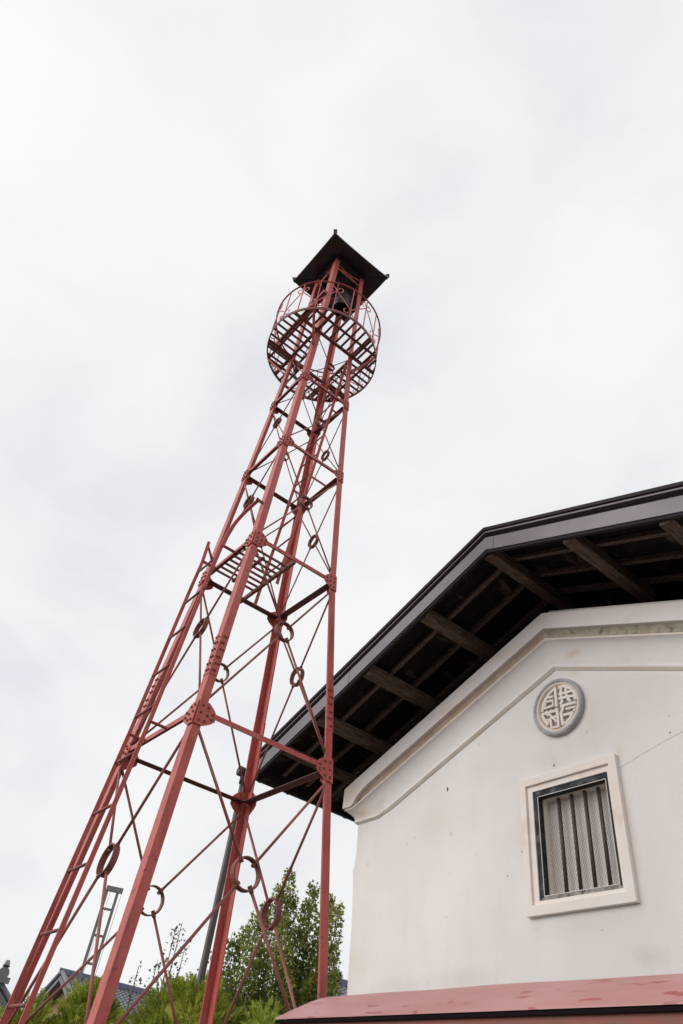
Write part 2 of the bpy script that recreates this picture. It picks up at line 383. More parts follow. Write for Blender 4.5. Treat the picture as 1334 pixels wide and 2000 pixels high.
k = len(w.v); w.v += [(left[0][0], YB, 0), (2 * XA - left[0][0], YB, 0), (2 * XA - xt, YB, zt), (xt, YB, zt)]; w.face((k, k + 1, k + 2, k + 3))
wall = w.build('wall', M['plaster'], house)

# gable cornice: profile (d out from wall, z at apex, lowest z near the mitred ends)
def cornice(prof, name, m, smooth=False, close=(), half=None):
    """profile rows (out from the wall, height at the peak, height of the level end); rows in 'close' round down to the lip at the ends"""
    c = MB(); xs = []
    zlip = lambda x: max(zl(5.880, x), 4.740)
    for i, (dd, z0, zmin) in enumerate(prof):
        row = []
        xe = XL - dd
        st = [xe] + [lerp(-6.96, -6.52, k / 12) for k in range(13) if lerp(-6.96, -6.52, k / 12) > xe] + [-6.3, XA]
        # keep the same number of stations in every row
        st = [xe] + [max(xe + 0.001 * k, lerp(-6.96, -6.52, k / 12)) for k in range(13)] + [-6.3, XA]
        for x in st:
            z = max(zl(z0, x), zmin)
            if i in close:
                t = min(1.0, max(0.0, (abs(x - XA) - 2.70) / 0.30)); z = lerp(z, zlip(x) + 0.001 * (len(prof) - i), 1 - math.sqrt(1 - t * t))
            row.append((x, YW - dd, z))
        mir = [(2 * XA - x, y, z) for x, y, z in reversed(row[:-1])]
        zr = row[0][2]
        row = [(xe, YB, zr)] + row
        mir = mir + [(2 * XA - xe, YB, zr)]
        if half == 'left': xs.append(row)
        elif half == 'right': xs.append(row[-1:] + mir)
        else: xs.append(row + mir)
    c.quadstrip(xs, closed=False, caps=False)
    o = c.build(name, m, wall, smooth)
    return o
cornice([(0.0, 6.26, 4.2), (0.118, 6.205, 4.2), (0.150, 6.19, 4.2), (0.150, 5.992, 4.765), (0.112, 5.985, 4.757)], 'cornice_fascia', M['cornice'], close=(3, 4))
for hf, mm in (('left', M['groove']), ('right', M['groove_moss'])):
    cornice([(0.112, 5.985, 4.757), (0.090, 5.94, 4.75), (0.100, 5.885, 4.745)], 'cornice_groove', mm, close=(0, 1), half=hf)
cornice([(0.100, 5.885, 4.745), (0.128, 5.878, 4.738), (0.128, 5.860, 4.720)], 'cornice_lip', M['lip'])
cove = [(0.128, 5.860, 4.720), (0.108, 5.848, 4.708)]
for t in (0.2, 0.4, 0.6, 0.8, 1.0):
    a = t * math.pi / 2
    cove.append((0.108 - 0.078 * math.sin(a), 5.848 - 0.228 * (1 - math.cos(a)) * 0.6 - 0.228 * 0.4 * t, 4.708 - 0.093 * t))
cornice(cove, 'cornice_cove', M['cornice'], True)
cornice([(0.030, 5.62, 4.615), (0.030, 5.612, 4.607)], 'cornice_bead', M['cornice'])
cornice([(0.030, 5.612, 4.607), (0.034, 5.590, 4.597), (0.034, 5.578, 4.588)], 'cornice_moulding', M['cornice'])
cornice([(0.034, 5.578, 4.588), (0.010, 5.552, 4.570), (-0.01, 5.550, 4.568)], 'moulding_underside', M['lip'])

# hairline crack running from the window corner up to the right
ck = MB(); pts = []
for i in range(62):
    t = i / 61
    x = lerp(-3.40, -1.9, t); z = 4.345 + 0.27 * t + 0.05 * math.sin(t * 3.0) + random.uniform(-0.0025, 0.0025)
    pts.append((x, z))
for i in range(61):
    pass
ck.quadstrip([[(x, YW - 0.001, z - w_), (x, YW - 0.001, z + w_), (x, YW + 0.003, z + w_), (x, YW + 0.003, z - w_)] for i, (x, z) in enumerate(pts) for w_ in [0.0012 + 0.0012 * abs(math.sin(i * 0.7))]])
ck.build('crack', mat('crack_shadow', (0.44, 0.38, 0.35), 0.9), wall)
# chips knocked out of the plaster
chip_m = mat('chip_shadow', (0.07, 0.05, 0.04), 0.9)
for (x, z, s) in ((-5.39, 4.66, 0.022), (-3.98, 4.57, 0.016), (-2.95, 5.35, 0.012), (-2.78, 4.55, 0.010), (-4.42, 3.86, 0.010), (-2.62, 2.93, 0.016), (-2.45, 2.87, 0.009), (-3.63, 5.53, 0.014), (-4.6, 3.68, 0.008)):
    n = 7
    ring = [(x + s * random.uniform(0.35, 0.8) * math.cos(2 * math.pi * j / n), YW - 0.0015, z + s * random.uniform(0.6, 1.3) * math.sin(2 * math.pi * j / n)) for j in range(n)]
    ch = MB(); ch.prism(ring, (0, 0.01, 0)); ch.build('plaster_chip', chip_m, wall)

# round crest with four characters
EC = (-3.853, YW, 5.127)
em = MB()
prof = [(0.297, 0.0), (0.297, -0.036), (0.291, -0.047), (0.275, -0.052), (0.262, -0.048), (0.256, -0.037)]
n = 64
em.quadstrip([[(EC[0] + r * math.cos(2 * math.pi * k / n), EC[1] + y, EC[2] + r * math.sin(2 * math.pi * k / n)) for k in range(n)] for r, y in prof], caps=False)
crest = em.build('crest', M['stone'], house, True)
e2 = MB()
e2.quadstrip([[(EC[0] + r * math.cos(2 * math.pi * k / n), EC[1] + y, EC[2] + r * math.sin(2 * math.pi * k / n)) for k in range(n)] for r, y in [(0.256, -0.037), (0.247, -0.040), (0.232, -0.036), (0.222, -0.012)]], caps=False)
e2.build('inner_rim', M['lip'], crest, True)
e3 = MB(); ring = [(EC[0] + 0.223 * math.cos(2 * math.pi * k / n), EC[1] - 0.012, EC[2] + 0.223 * math.sin(2 * math.pi * k / n)) for k in range(n)]
e3.prism(ring, (0, 0.010, 0)); e3.build('crest_field', mat('crest_ground', (0.27, 0.25, 0.24), 0.9, (0.38, 0.35, 0.33), 20), crest)
strokes = [(0.0135, [(-0.188, 0.001), (-0.17, 0.076), (-0.127, 0.134), (-0.069, 0.179), (-0.003, 0.209)]), (0.0146, [(-0.007, 0.208), (-0.009, 0.105), (-0.011, 0.004)]), (0.0114, [(-0.108, 0.13), (-0.04, 0.127)]), (0.0125, [(-0.135, 0.092), (-0.051, 0.086), (-0.049, 0.028), (-0.152, 0.028), (-0.135, 0.092)]), (0.0156, [(0.032, 0.197), (0.105, 0.191), (0.172, 0.145), (0.211, 0.085), (0.215, 0.007)]), (0.0125, [(0.03, 0.125), (0.12, 0.113), (0.191, 0.111)]), (0.0135, [(0.025, 0.077), (0.132, 0.065), (0.212, 0.048)]), (0.0146, [(0.062, 0.189), (0.05, 0.058)]), (0.0146, [(0.119, 0.18), (0.117, 0.051)]), (0.0146, [(0.073, 0.05), (0.036, 0.016)]), (0.0146, [(0.124, 0.049), (0.16, 0.007)]), (0.0135, [(0.033, -0.009), (0.134, -0.016), (0.215, -0.024)]), (0.0135, [(0.071, -0.022), (0.029, -0.095)]), (0.0146, [(0.036, -0.089), (0.044, -0.21)]), (0.0114, [(0.093, -0.056), (0.205, -0.065), (0.181, -0.106)]), (0.0125, [(0.06, -0.11), (0.175, -0.118)]), (0.0135, [(0.16, -0.118), (0.132, -0.165), (0.064, -0.202)]), (0.0114, [(-0.137, -0.004), (-0.128, -0.037)]), (0.0114, [(-0.082, -0.011), (-0.08, -0.041)]), (0.0125, [(-0.192, -0.024), (-0.109, -0.032), (-0.018, -0.037)]), (0.0146, [(-0.192, -0.024), (-0.168, -0.094), (-0.128, -0.157)]), (0.0114, [(-0.134, -0.153), (-0.107, -0.1), (-0.154, -0.104)]), (0.0114, [(-0.105, -0.049), (-0.142, -0.049)]), (0.0146, [(-0.012, -0.011), (-0.009, -0.117), (-0.008, -0.207), (-0.093, -0.197), (-0.097, -0.095)]), (0.0114, [(-0.105, -0.049), (-0.025, -0.154)]), (0.0114, [(-0.025, -0.099), (-0.098, -0.097)])]
e4 = MB()
for si, (hw, q) in enumerate(strokes):
    y0 = -0.0125 - 0.0004 * (si % 5)
    pp = [(EC[0] + x, EC[1] - 0.023 + y0 * 0.0 - 0.0004 * (si % 7), EC[2] + z) for x, z in q]
    e4.sweep(pp, 0.024, hw * 2.0, up=(0, 1, 0)) if False else e4.sweep(pp, hw * 2.0, 0.024, up=(0, 1, 0))
e4.build('character', M['frame'], crest)

# window
win = MB()
def ring_rect(b, o, i, y0, y1, mi=0, foot=0):
    """flat frame between outer rect o and inner rect i (x0,x1,z0,z1), front at y0, back at y1"""
    ox0, ox1, oz0, oz1 = o; ix0, ix1, iz0, iz1 = i
    O = [(ox0, oz0), (ox1, oz0), (ox1, oz1), (ox0, oz1)]; I = [(ix0, iz0), (ix1, iz0), (ix1, iz1), (ix0, iz1)]
    k = len(b.v)
    for y in (y0, y1):
        b.v += [(x, y, z) for x, z in O] + [(x, y, z) for x, z in I]
    for j in range(4):
        a, c = j, (j + 1) % 4
        mi = foot if j == 0 else 0
        b.face((k + a, k + c, k + 4 + c, k + 4 + a), mi)              # front
        b.face((k + 8 + a, k + 8 + c, k + 12 + c, k + 12 + a), mi)    # back
        b.face((k + a, k + c, k + 8 + c, k + 8 + a), mi)              # outer
        b.face((k + 4 + a, k + 4 + c, k + 12 + c, k + 12 + a), mi)    # inner
ring_rect(win, (-4.372, -3.302, 3.306, 4.492), (-4.303, -3.380, 3.388, 4.420), YW - 0.046, YW + 0.004)
window = win.build('window', M['frame'], house, bevel=0.004)
f2 = MB(); ring_rect(f2, (-4.3025, -3.3805, 3.3885, 4.4195), (-4.240, -3.416, 3.422, 4.364), YW - 0.022, YW + 0.02)
f2.build('inner_step', M['frame'], window, bevel=0.003)
f3 = MB(); ring_rect(f3, (-4.2395, -3.4165, 3.4225, 4.3635), (-4.193, -3.443, 3.455, 4.312), YW - 0.010, YW + 0.02, foot=1)
f3.build('black_border', [M['blackplaster'], M['wornblack']], window)
f4 = MB(); ring_rect(f4, (-4.1925, -3.4435, 3.4555, 4.3115), (-4.188, -3.448, 3.460, 4.307), YW - 0.013, YW - 0.008)
f4.build('white_edge', M['frame'], window)
f5 = MB(); ring_rect(f5, (-4.1922, -3.4438, 3.4558, 4.3112), (-4.188, -3.448, 3.460, 4.307), YW - 0.0078, YW + 0.0595)
f5.build('black_reveal', M['blackplaster'], window)
f6 = MB(); ring_rect(f6, (-4.21, -3.43, 3.442, 4.33), (-4.186, -3.450, 3.464, 4.300), YW + 0.060, YW + 0.148)
f6.build('inner_frame', M['ivory'], window)
pn = MB(); pn.box(-4.30, -3.34, YW + 0.150, YW + 0.18, 3.36, 4.42); pn.build('inner_shutter', M['panel'], window)
for x in (-4.030, -3.885, -3.740, -3.596):
    bb = MB(); bb.tube([(x, YW + 0.090, 3.466), (x, YW + 0.090, 4.298)], 0.0180, 10); bb.build('window_bar', M['bar'], window, True)
wm = MB(); cell = 0.026; x0, x1, z0, z1 = -4.186, -3.450, 3.464, 4.300
W_, H_ = x1 - x0, z1 - z0; asp = 1.7
kk = -int(H_ / (cell * asp)) - 1
nx = int(W_ / cell) + 2
for i in range(kk, nx):
    for sgn in (1, -1):
        # line x = xs + sgn*z/asp
        xs_ = i * cell if sgn == 1 else W_ - i * cell
        za_, zb_ = 0.0, H_
        def X(z): return xs_ + sgn * z / asp
        # clip in x
        if X(za_) < 0: za_ = -xs_ * asp * sgn
        if X(za_) > W_: za_ = (W_ - xs_) * asp * sgn
        if X(zb_) > W_: zb_ = (W_ - xs_) * asp * sgn
        if X(zb_) < 0: zb_ = -xs_ * asp * sgn
        if za_ < 0 or zb_ > H_ or zb_ - za_ < 0.01: continue
        yy = YW + 0.118 + (0.0015 if sgn == 1 else -0.0015)
        wm.tube([(x0 + X(za_), yy, z0 + za_), (x0 + X(zb_), yy, z0 + zb_)], 0.0014, 4)
wm.build('wire_mesh', M['wire'], window)

# roof: boards, rafters, purlins, bargeboards, edge tiers
YF = 4.39; YR = 13.9; XE = -7.86
def slope_slab(b, z_lo, z_hi, xe, y0, y1, mi=0):
    xr = 2 * XA - xe
    poly = [(xe, y0, zl(z_lo, xe)), (XA, y0, z_lo), (xr, y0, zl(z_lo, xr)), (xr, y0, zl(z_hi, xr)), (XA, y0, z_hi), (xe, y0, zl(z_hi, xe))]
    b.prism(poly, (0, y1 - y0, 0), mi)
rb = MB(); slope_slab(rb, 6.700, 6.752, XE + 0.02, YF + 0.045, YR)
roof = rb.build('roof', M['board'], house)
bg = MB(); slope_slab(bg, 6.548, 6.722, XE + 0.0, YF, YF + 0.035)
bg.build('bargeboard', M['barge'], roof, bevel=0.004)
bl = MB(); slope_slab(bl, 6.518, 6.5455, XE + 0.12, YF + 0.012, YF + 0.05); bl.build('bargeboard_underside_strip', mat('dark_flange', (0.03, 0.024, 0.028), 0.7, spec=0.1), roof)
t1 = MB(); slope_slab(t1, 6.756, 6.789, XE - 0.01, YF + 0.012, YR); t1.build('roof_underlayer', M['roofdark'], roof)
t1 = MB(); slope_slab(t1, 6.7235, 6.753, XE - 0.005, YF + 0.015, YF + 0.042); t1.build('roof_underlayer', M['roofdark'], roof)
t2 = MB(); slope_slab(t2, 6.791, 6.811, XE - 0.015, YF - 0.004, YR); t2.build('roof_seam', M['roofline'], roof)
t3 = MB(); slope_slab(t3, 6.813, 6.852, XE - 0.03, YF - 0.028, YR); t3.build('roof_sheet', M['roofblue'], roof)
# metal cap folded over the joint of the two bargeboards at the peak
cp = MB()
xs_ = [XA - 0.004, XA, XA + 0.115]
cp.prism([(x, YF - 0.004, zl(6.556, x)) for x in xs_] + [(x, YF - 0.004, zl(6.718, x)) for x in reversed(xs_)], (0, 0.003, 0))
cp.build('bargeboard_cap', M['barge'], roof)
for x in (-1.62, -6.05):
    c_ = MB(); c_.prism([(x, YF - 0.003, zl(6.552, x)), (x + 0.012, YF - 0.003, zl(6.552, x + 0.012)), (x + 0.012, YF - 0.003, zl(6.718, x + 0.012)), (x, YF - 0.003, zl(6.718, x))], (0, 0.0025, 0)); c_.build('bargeboard_joint', M['barge'], roof)
for x in (XA, -2.87, -1.93, -0.95, -4.84, -5.79, -6.66, -7.32):
    p = MB()
    ex = (0.065 if x > -7.2 else 0.05)
    zt_ = zl(6.643, x) if abs(x - XA) > 0.1 else 6.628
    h = 0.145 if x > -7.2 else 0.11
    p.quadstrip([[(x - ex, y, zt_ - h), (x + ex, y, zt_ - h), (x + ex, y, zt_), (x - ex, y, zt_)] for y in (YF + 0.055, 5.0, YW + 0.35)])
    p.build('purlin', M['wood'], roof, bevel=0.01)
for y in (4.80, 5.19, 5.60):
    r_ = MB(); yy0, yy1 = y - 0.028, y + 0.028
    for sgn in (-1, 1):
        xe = XE + 0.03 if sgn < 0 else 2 * XA - XE - 0.03
        xm = XA + sgn * 0.004
        r_.prism([(xe, yy0, zl(6.645, xe)), (xm, yy0, zl(6.645, xm)), (xm, yy0, zl(6.698, xm)), (xe, yy0, zl(6.698, xe))], (0, yy1 - yy0, 0))
    r_.build('rafter', M['rafter'], roof)
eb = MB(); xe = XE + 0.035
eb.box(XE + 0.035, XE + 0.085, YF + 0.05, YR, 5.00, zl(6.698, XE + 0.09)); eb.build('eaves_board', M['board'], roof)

# gutter along the left eave, with its downpipe at the front end
GX, GZ = -7.838, 5.02
gm = MB(); pr = []
for k in range(13):
    a = math.pi * (1.0 + k / 12.0) ; pr.append((0.055 * math.cos(a), 0.055 * math.sin(a)))
for k in range(13):
    a = math.pi * (2.0 - k / 12.0) ; pr.append((0.050 * math.cos(a), 0.050 * math.sin(a)))
gm.quadstrip([[(GX + x, y, GZ + z + 0.03) for x, z in pr] for y in (4.19, 6.0, 9.0, YR)])
gutter = gm.build('gutter', M['gutter'], roof)
for y in (4.50, 4.95, 5.45, 5.93, 6.5, 7.1):
    gb = MB(); gb.quadstrip([[(GX + 1.13 * x, yy, GZ + 1.13 * z + 0.03) for x, z in pr[:13]] + [(GX + 1.0 * x, yy, GZ + 1.0 * z + 0.03) for x, z in reversed(pr[:13])] for yy in (y - 0.012, y + 0.012)])
    gb.build('gutter_bracket', M['gutter'], roof)
ec = MB(); ec.tube([(GX, 4.165, GZ + 0.01), (GX, 4.235, GZ + 0.01)], 0.062, 16); ec.build('gutter_end_cap', M['gutter'], roof, True)
dp = MB(); dp.tube([(GX, 4.262, GZ - 0.02), (GX, 4.262, 4.6), (GX, 4.262, 2.0), (GX, 4.262, 0.0)], 0.040, 14)
dpo = dp.build('downpipe', M['pipe'], house, True)
dk = MB(); dk.tube([(GX, 4.262, GZ - 0.13), (GX, 4.262, GZ + 0.0)], 0.054, 14); dk.build('pipe_collar', M['gutter'], dpo, True)

# ------------------------------------------------------------------ fire watchtower
CX, CY = -4.861, 2.442
ZL = [0.12, 1.72, 3.728, 5.508, 6.946, 8.181, 9.223]
def hs(z):
    P = [(0.12, 0.883), (1.72, 0.759), (3.728, 0.6027), (5.508, 0.4645), (6.946, 0.3914), (8.181, 0.3356), (9.223, 0.2919), (11.26, 0.2600)]
    for (a, b), (c, d_) in zip(P[:-1], P[1:]):
        if a <= z <= c: return lerp(b, d_, (z - a) / (c - a))
    return P[0][1] if z < P[0][0] else P[-1][1]
tower = thing('fire_watchtower', (CX, CY, 0), 'tall red painted steel fire watchtower with round grating balcony, ladders and ringed cross bracing', 'fire tower')
CORN = [(1, -1), (1, 1), (-1, 1), (-1, -1)]
FA, FB, TH = 0.088, 0.064, 0.010        # flange along x, along y, plate thickness
def bolt(b, p, nrm, r=0.012, h=0.012):
    p = Vector(p); nrm = Vector(nrm); b.tube([p - nrm * 0.004, p + nrm * h], [r, r * 0.8], 6, mi=1)
for sx, sy in CORN:
    leg = MB()
    sec = [(0, 0), (-FA * sx, 0), (-FA * sx, -TH * sy), (-TH * sx, -TH * sy), (-TH * sx, -FB * sy), (0, -FB * sy)]
    rings = []
    for z in [0.10] + ZL[1:] + [11.255]:
        h = hs(z); rings.append([(CX + sx * h + dx, CY + sy * h + dy, z) for dx, dy in sec])
    leg.quadstrip(rings)
    lo = leg.build('leg', M['red'], tower)
    # splice plates with bolts
    sp = MB()
    za, zb = 4.07, 4.43
    ha, hb = hs(za), hs(zb); e_ = 0.004
    for (ax, ay) in ((1, 0), (0, 1)):
        pass
    qa = []
    for z in (4.055, 4.435):
        h = hs(z); qa.append([(CX + sx * (h + e_), CY + sy * (h + e_), z), (CX + sx * (h - FA), CY + sy * (h + e_), z), (CX + sx * (h - FA), CY + sy * (h - 0.002), z), (CX + sx * (h - 0.002), CY + sy * (h - 0.002), z), (CX + sx * (h - 0.002), CY + sy * (h - FB), z), (CX + sx * (h + e_), CY + sy * (h - FB), z)])
    sp.quadstrip(qa)
    for i, z in enumerate((4.09, 4.15, 4.21, 4.28, 4.34, 4.40)):
        h = hs(z); ee = e_
        for u in ((0.34, 0.72) if i % 2 else (0.55, 0.22)):
            bolt(sp, (CX + sx * (h + ee), CY + sy * (h - FB * u), z), (sx, 0, 0), 0.009, 0.013)
            bolt(sp, (CX + sx * (h - FA * u), CY + sy * (h + ee), z), (0, sy, 0), 0.009, 0.013)
    sp.build('splice_plate', [M['red'], M['red_dark']], lo)
    ft = MB(); h = hs(0.1)
    ft.box(CX + sx * h - 0.2, CX + sx * h + 0.2, CY + sy * h - 0.2, CY + sy * h + 0.2, 0.0, 0.10); ft.build('footing', M['concrete'], tower, bevel=0.02)

# struts: angle irons round each level, and gusset plates at the corners
FACES = [((1, -1), (1, 1)), ((1, 1), (-1, 1)), ((-1, 1), (-1, -1)), ((-1, -1), (1, -1))]
def fnorm(f):
    (ax, ay), (bx, by) = f
    return Vector(((ax + bx) / 2, (ay + by) / 2, 0))
for li, z in enumerate(ZL[1:6] ):
    h = hs(z); sc_ = (1.0, 1.0, 0.92, 0.82, 0.76)[li]
    for f in FACES:
        nn = fnorm(f)
        a = Vector((CX + f[0][0] * h, CY + f[0][1] * h, z)); b = Vector((CX + f[1][0] * h, CY + f[1][1] * h, z))
        d = (b - a).normalized(); a2 = a + d * 0.05; b2 = b - d * 0.05
        s_ = MB(); o_ = nn * 0.003; wv = (0.038 if nn.y - nn.x < -0.5 else 0.030) * sc_; wf = (0.05 if nn.y - nn.x < -0.5 else 0.074) * sc_
        # upright flange outside, flat flange inwards at its foot
        up_ = Vector((0, 0, 1))
        s_.quadstrip([[p + o_, p + o_ + up_ * wv, p + o_ + up_ * wv - nn * 0.007, p + o_ - nn * 0.007] for p in (a2, b2)])
        lift = up_ * (wv - 0.0068 if nn.y - nn.x < -0.5 else 0.0)      # the two near faces carry the flat flange on top
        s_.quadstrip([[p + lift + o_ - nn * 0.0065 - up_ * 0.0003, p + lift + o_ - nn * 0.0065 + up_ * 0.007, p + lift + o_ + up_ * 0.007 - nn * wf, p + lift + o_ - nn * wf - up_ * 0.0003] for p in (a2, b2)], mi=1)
        s_.build('strut', [M['red'], M['red_shade']], tower)
        for c_, dd in ((a, d), (b, -d)):
            gp = MB()
            L_ = 0.150 * sc_; up = 0.10 * sc_; dn = 0.085 * sc_
            tl = lambda zz: (hs(z + zz) - h)          # follows the leg's batter
            pts = [(0.0, up), (0.075 * sc_, up * 0.95), (0.12 * sc_, up * 0.62), (L_, up * 0.28), (L_, -dn * 0.30), (0.12 * sc_, -dn * 0.65), (0.07 * sc_, -dn), (0.0, -dn)]
            q = []
            for u, v in pts:
                q.append(c_ + dd * u + Vector((0, 0, v)) + (nn - dd) * tl(v) + nn * 0.0045)
            gp.prism(q, nn * 0.008)
            for (u, v) in ((0.028, 0.062), (0.028, 0.008), (0.028, -0.052), (0.075, 0.058), (0.080, 0.0), (0.072, -0.050), (0.122, 0.022), (0.122, -0.018)):
                u *= sc_; v *= sc_
                bolt(gp, c_ + dd * u + Vector((0, 0, v)) + (nn - dd) * tl(v) + nn * 0.0125, nn, 0.0105 * sc_ + 0.001, 0.010)
            gp.build('gusset_plate', [M['red'], M['red_dark']], tower)

# cross bracing: four rods meeting in a ring on every face of every panel
RINGZ = [2.841, 4.727, 6.285, 7.58, 8.70]
for pi_, zr in enumerate(RINGZ):
    z0 = ZL[pi_ + 1]; z1 = ZL[pi_ + 2]
    rr = (0.103, 0.088, 0.076, 0.068, 0.062)[pi_]; rad = (0.0105, 0.0092, 0.0075, 0.0066, 0.006)[pi_]
    for f in FACES:
        nn = fnorm(f); h0, h1, hr = hs(z0), hs(z1), hs(zr)
        tdir = Vector((f[1][0] - f[0][0], f[1][1] - f[0][1], 0)).normalized()
        c_ = Vector((CX, CY, zr)) + nn * (hr - 0.012)
        slope = (nn * (h1 - h0) + Vector((0, 0, z1 - z0))).normalized()
        rg = MB(); n = 28; rings = []
        axis = tdir.cross(slope).normalized()
        if axis.dot(nn) < 0: axis = -axis
        wd = 0.044 - 0.004 * pi_
        for k in range(n + 1):
            a = 2 * math.pi * k / n; rv = tdir * math.cos(a) + slope * math.sin(a)
            rings.append([c_ + rv * rr - axis * wd / 2, c_ + rv * rr + axis * wd / 2, c_ + rv * (rr - 0.010) + axis * wd / 2, c_ + rv * (rr - 0.010) - axis * wd / 2])
        rg.quadstrip(rings, caps=False)
        # nuts on the inside of the ring
        ends = []
        for (zz, hh, lv) in ((z0, h0, 0.085), (z1, h1, -0.085)):
            for f_ in f:
                e_ = Vector((CX + f_[0] * (hs(zz + lv * 0.6) - 0.012), CY + f_[1] * (hs(zz + lv * 0.6) - 0.012), zz + lv * 0.6))
                e_ = e_ + (c_ - e_).normalized() * 0.06
                ends.append(e_)
        for e_ in ends:
            d = (e_ - c_).normalized()
            rg.tube([c_ + d * (rr - 0.032), c_ + d * (rr + 0.014)], 0.015 - 0.0015 * pi_, 6)
        rg.build('brace_ring', M['red_dark'], tower)
        for e_ in ends:
            d = (e_ - c_).normalized()
            rd = MB(); rd.tube([c_ + d * (rr + 0.004), e_], rad, 8); rd.build('brace_rod', M['rod'], tower, True)

# lower ladder outside the left face, ending in a curved handrail
def ly(z): return CY - hs(z) - 0.136
lad = MB(); lad.sweep([(-4.775, ly(0.2), 0.2), (-4.765, ly(2.0), 2.0), (-4.722, ly(3.75), 3.75), (-4.745, ly(5.2), 5.2), (-4.72, 1.842, 5.557)] + [tuple(p) for p in smooth_curve([(-4.72, 1.842, 5.557), (-4.675, 1.862, 5.72), (-4.585, 1.905, 5.88), (-4.475, 1.955, 6.00)], 6)][1:], 0.010, 0.032, up=(0, 1, 0.0))
lad.sweep(smooth_curve([(-4.72, 1.842, 5.50), (-4.675, 1.862, 5.72), (-4.585, 1.905, 5.88), (-4.475, 1.955, 6.00)], 6), 0.024, 0.030, up=(0, 1, 0.0))
ladder = thing('ladder', (0, 0, 0), '', '')
for key in ('label', 'category'): del ladder[key]
ladder.parent = tower; ladder.matrix_parent_inverse = Matrix.Translation(-Vector((CX, CY, 0)))
lad.build('ladder_rail', M['red'], ladder)
lad = MB(); lad.sweep([(-5.112, ly(0.2), 0.2), (-5.105, ly(2.0), 2.0), (-5.062, ly(3.75), 3.75), (-5.095, ly(5.2), 5.2), (-5.086, ly(5.5), 5.5), (-5.084, 1.842, 5.77)], 0.010, 0.030, up=(0, 1, 0.0)); lad.build('ladder_rail', M['red'], ladder)
for i in range(14):
    z = 3.890 + 0.375 * (i - 9)
    if z > 5.6: break
    xl = lerp(-5.10, -5.066, min(1, max(0, (z - 2) / 1.75))); xr_ = xl + 0.335
    rg = MB(); rg.tube([(xl, ly(z), z), (xr_, ly(z), z)], 0.0105, 8); rg.build('rung', M['red_dark'], ladder, True)
for (x, z) in ((-4.718, 3.745), (-5.06, 3.745), (-4.74, 5.53), (-5.086, 5.53)):
    sb_ = MB(); sb_.bar((x, ly(z), z), (x, CY - hs(z) - 0.004, z - 0.0), 0.034, 0.008); sb_.build('standoff', M['red'], ladder)
sb_ = MB(); sb_.bar((-4.470, 1.93, 6.0), (-4.470, CY - hs(6.0) + 0.0, 5.99), 0.012, 0.03); sb_.build('standoff', M['red_dark'], ladder)
sb_ = MB(); sb_.bar((-5.10, 1.842, 5.75), (-5.27, CY - hs(5.76) + 0.0, 5.75), 0.012, 0.028); sb_.build('standoff', M['red_dark'], ladder)

# half-width grating landing at the second level
mpz = 5.508
gr = MB()
gr.bar((CX - hs(mpz), 2.43, mpz - 0.01), (CX + hs(mpz), 2.43, mpz - 0.01), 0.028, 0.036)
gr.bar((-5.10, 2.20, mpz - 0.004), (-4.58, 2.20, mpz - 0.004), 0.028, 0.020)
for i in range(8):
    x = lerp(-5.10, -4.55, i / 7)
    gr.bar((x, CY - hs(mpz) + 0.006, mpz + 0.020), (x, 2.44, mpz + 0.020), 0.016, 0.018)
gr.build('landing_grating', M['red_dark'], tower)

# upper ladder inside the far face
lad2 = bpy.data.objects.new('ladder', None); COL.objects.link(lad2); lad2.parent = tower
lad2.matrix_parent_inverse = Matrix.Translation(-Vector((CX, CY, 0)))
def l2y(z): return lerp(2.462, 2.742, (z - 5.45) / (9.27 - 5.45))
for x, za, zb in ((-5.03, 5.33, 9.18), (-4.70, 5.42, 9.27)):
    r_ = MB(); r_.bar((x, l2y(za), za), (x + 0.0, l2y(zb), zb), 0.010, 0.032, up=(0, 1, 0)); r_.build('ladder_rail', M['red'], lad2)
for i in range(11):
    z = 5.70 + 0.33 * i
    r_ = MB(); r_.tube([(-5.03, l2y(z), z), (-4.70, l2y(z), z)], 0.009, 8); r_.build('rung', M['red_dark'], lad2, True)
for x in (-5.02, -4.705):
    for z in (6.955, 8.19):
        r_ = MB(); r_.bar((x, l2y(z), z), (x, CY + hs(z), z), 0.012, 0.022); r_.build('standoff', M['red'], lad2)

# balcony: rim, beams, grating slats
PZ = 9.223; PR = 0.725
bal = MB(); n = 72
bal.quadstrip([[(CX + r * math.cos(2 * math.pi * k / n), CY + r * math.sin(2 * math.pi * k / n), PZ + z) for r, z in ((PR, -0.022), (PR, 0.03), (PR - 0.010, 0.03), (PR - 0.010, -0.022))] for k in range(n + 1)], caps=False)
balcony = bal.build('balcony', M['red_dark'], tower)
bm_ = MB(); hi = hs(PZ) + 0.005
def chord(v): return math.sqrt(max(0.0, (PR - 0.008) ** 2 - v * v))
for s_ in (-1, 1):
    c1 = chord(hi); v = s_ * hi
    bm_.bar((CX - c1, CY + v, PZ - 0.012), (CX + c1, CY + v, PZ - 0.012), 0.036, 0.030)
    bm_.bar((CX + v, CY - c1, PZ - 0.015), (CX + v, CY + c1, PZ - 0.015), 0.036, 0.030)
    v = s_ * 0.505; c1 = chord(v)
    bm_.bar((CX - c1, CY + v, PZ + 0.001), (CX + c1, CY + v, PZ + 0.001), 0.028, 0.020)
    bm_.bar((CX + v, CY - c1, PZ - 0.002), (CX + v, CY + c1, PZ - 0.002), 0.028, 0.020)
bm_.build('balcony_beam', M['red_dark'], balcony)
sl = MB(); st = 0.092
def slat(p, q): sl.bar((CX + p[0], CY + p[1], PZ + 0.021), (CX + q[0], CY + q[1], PZ + 0.021), 0.028, 0.010)
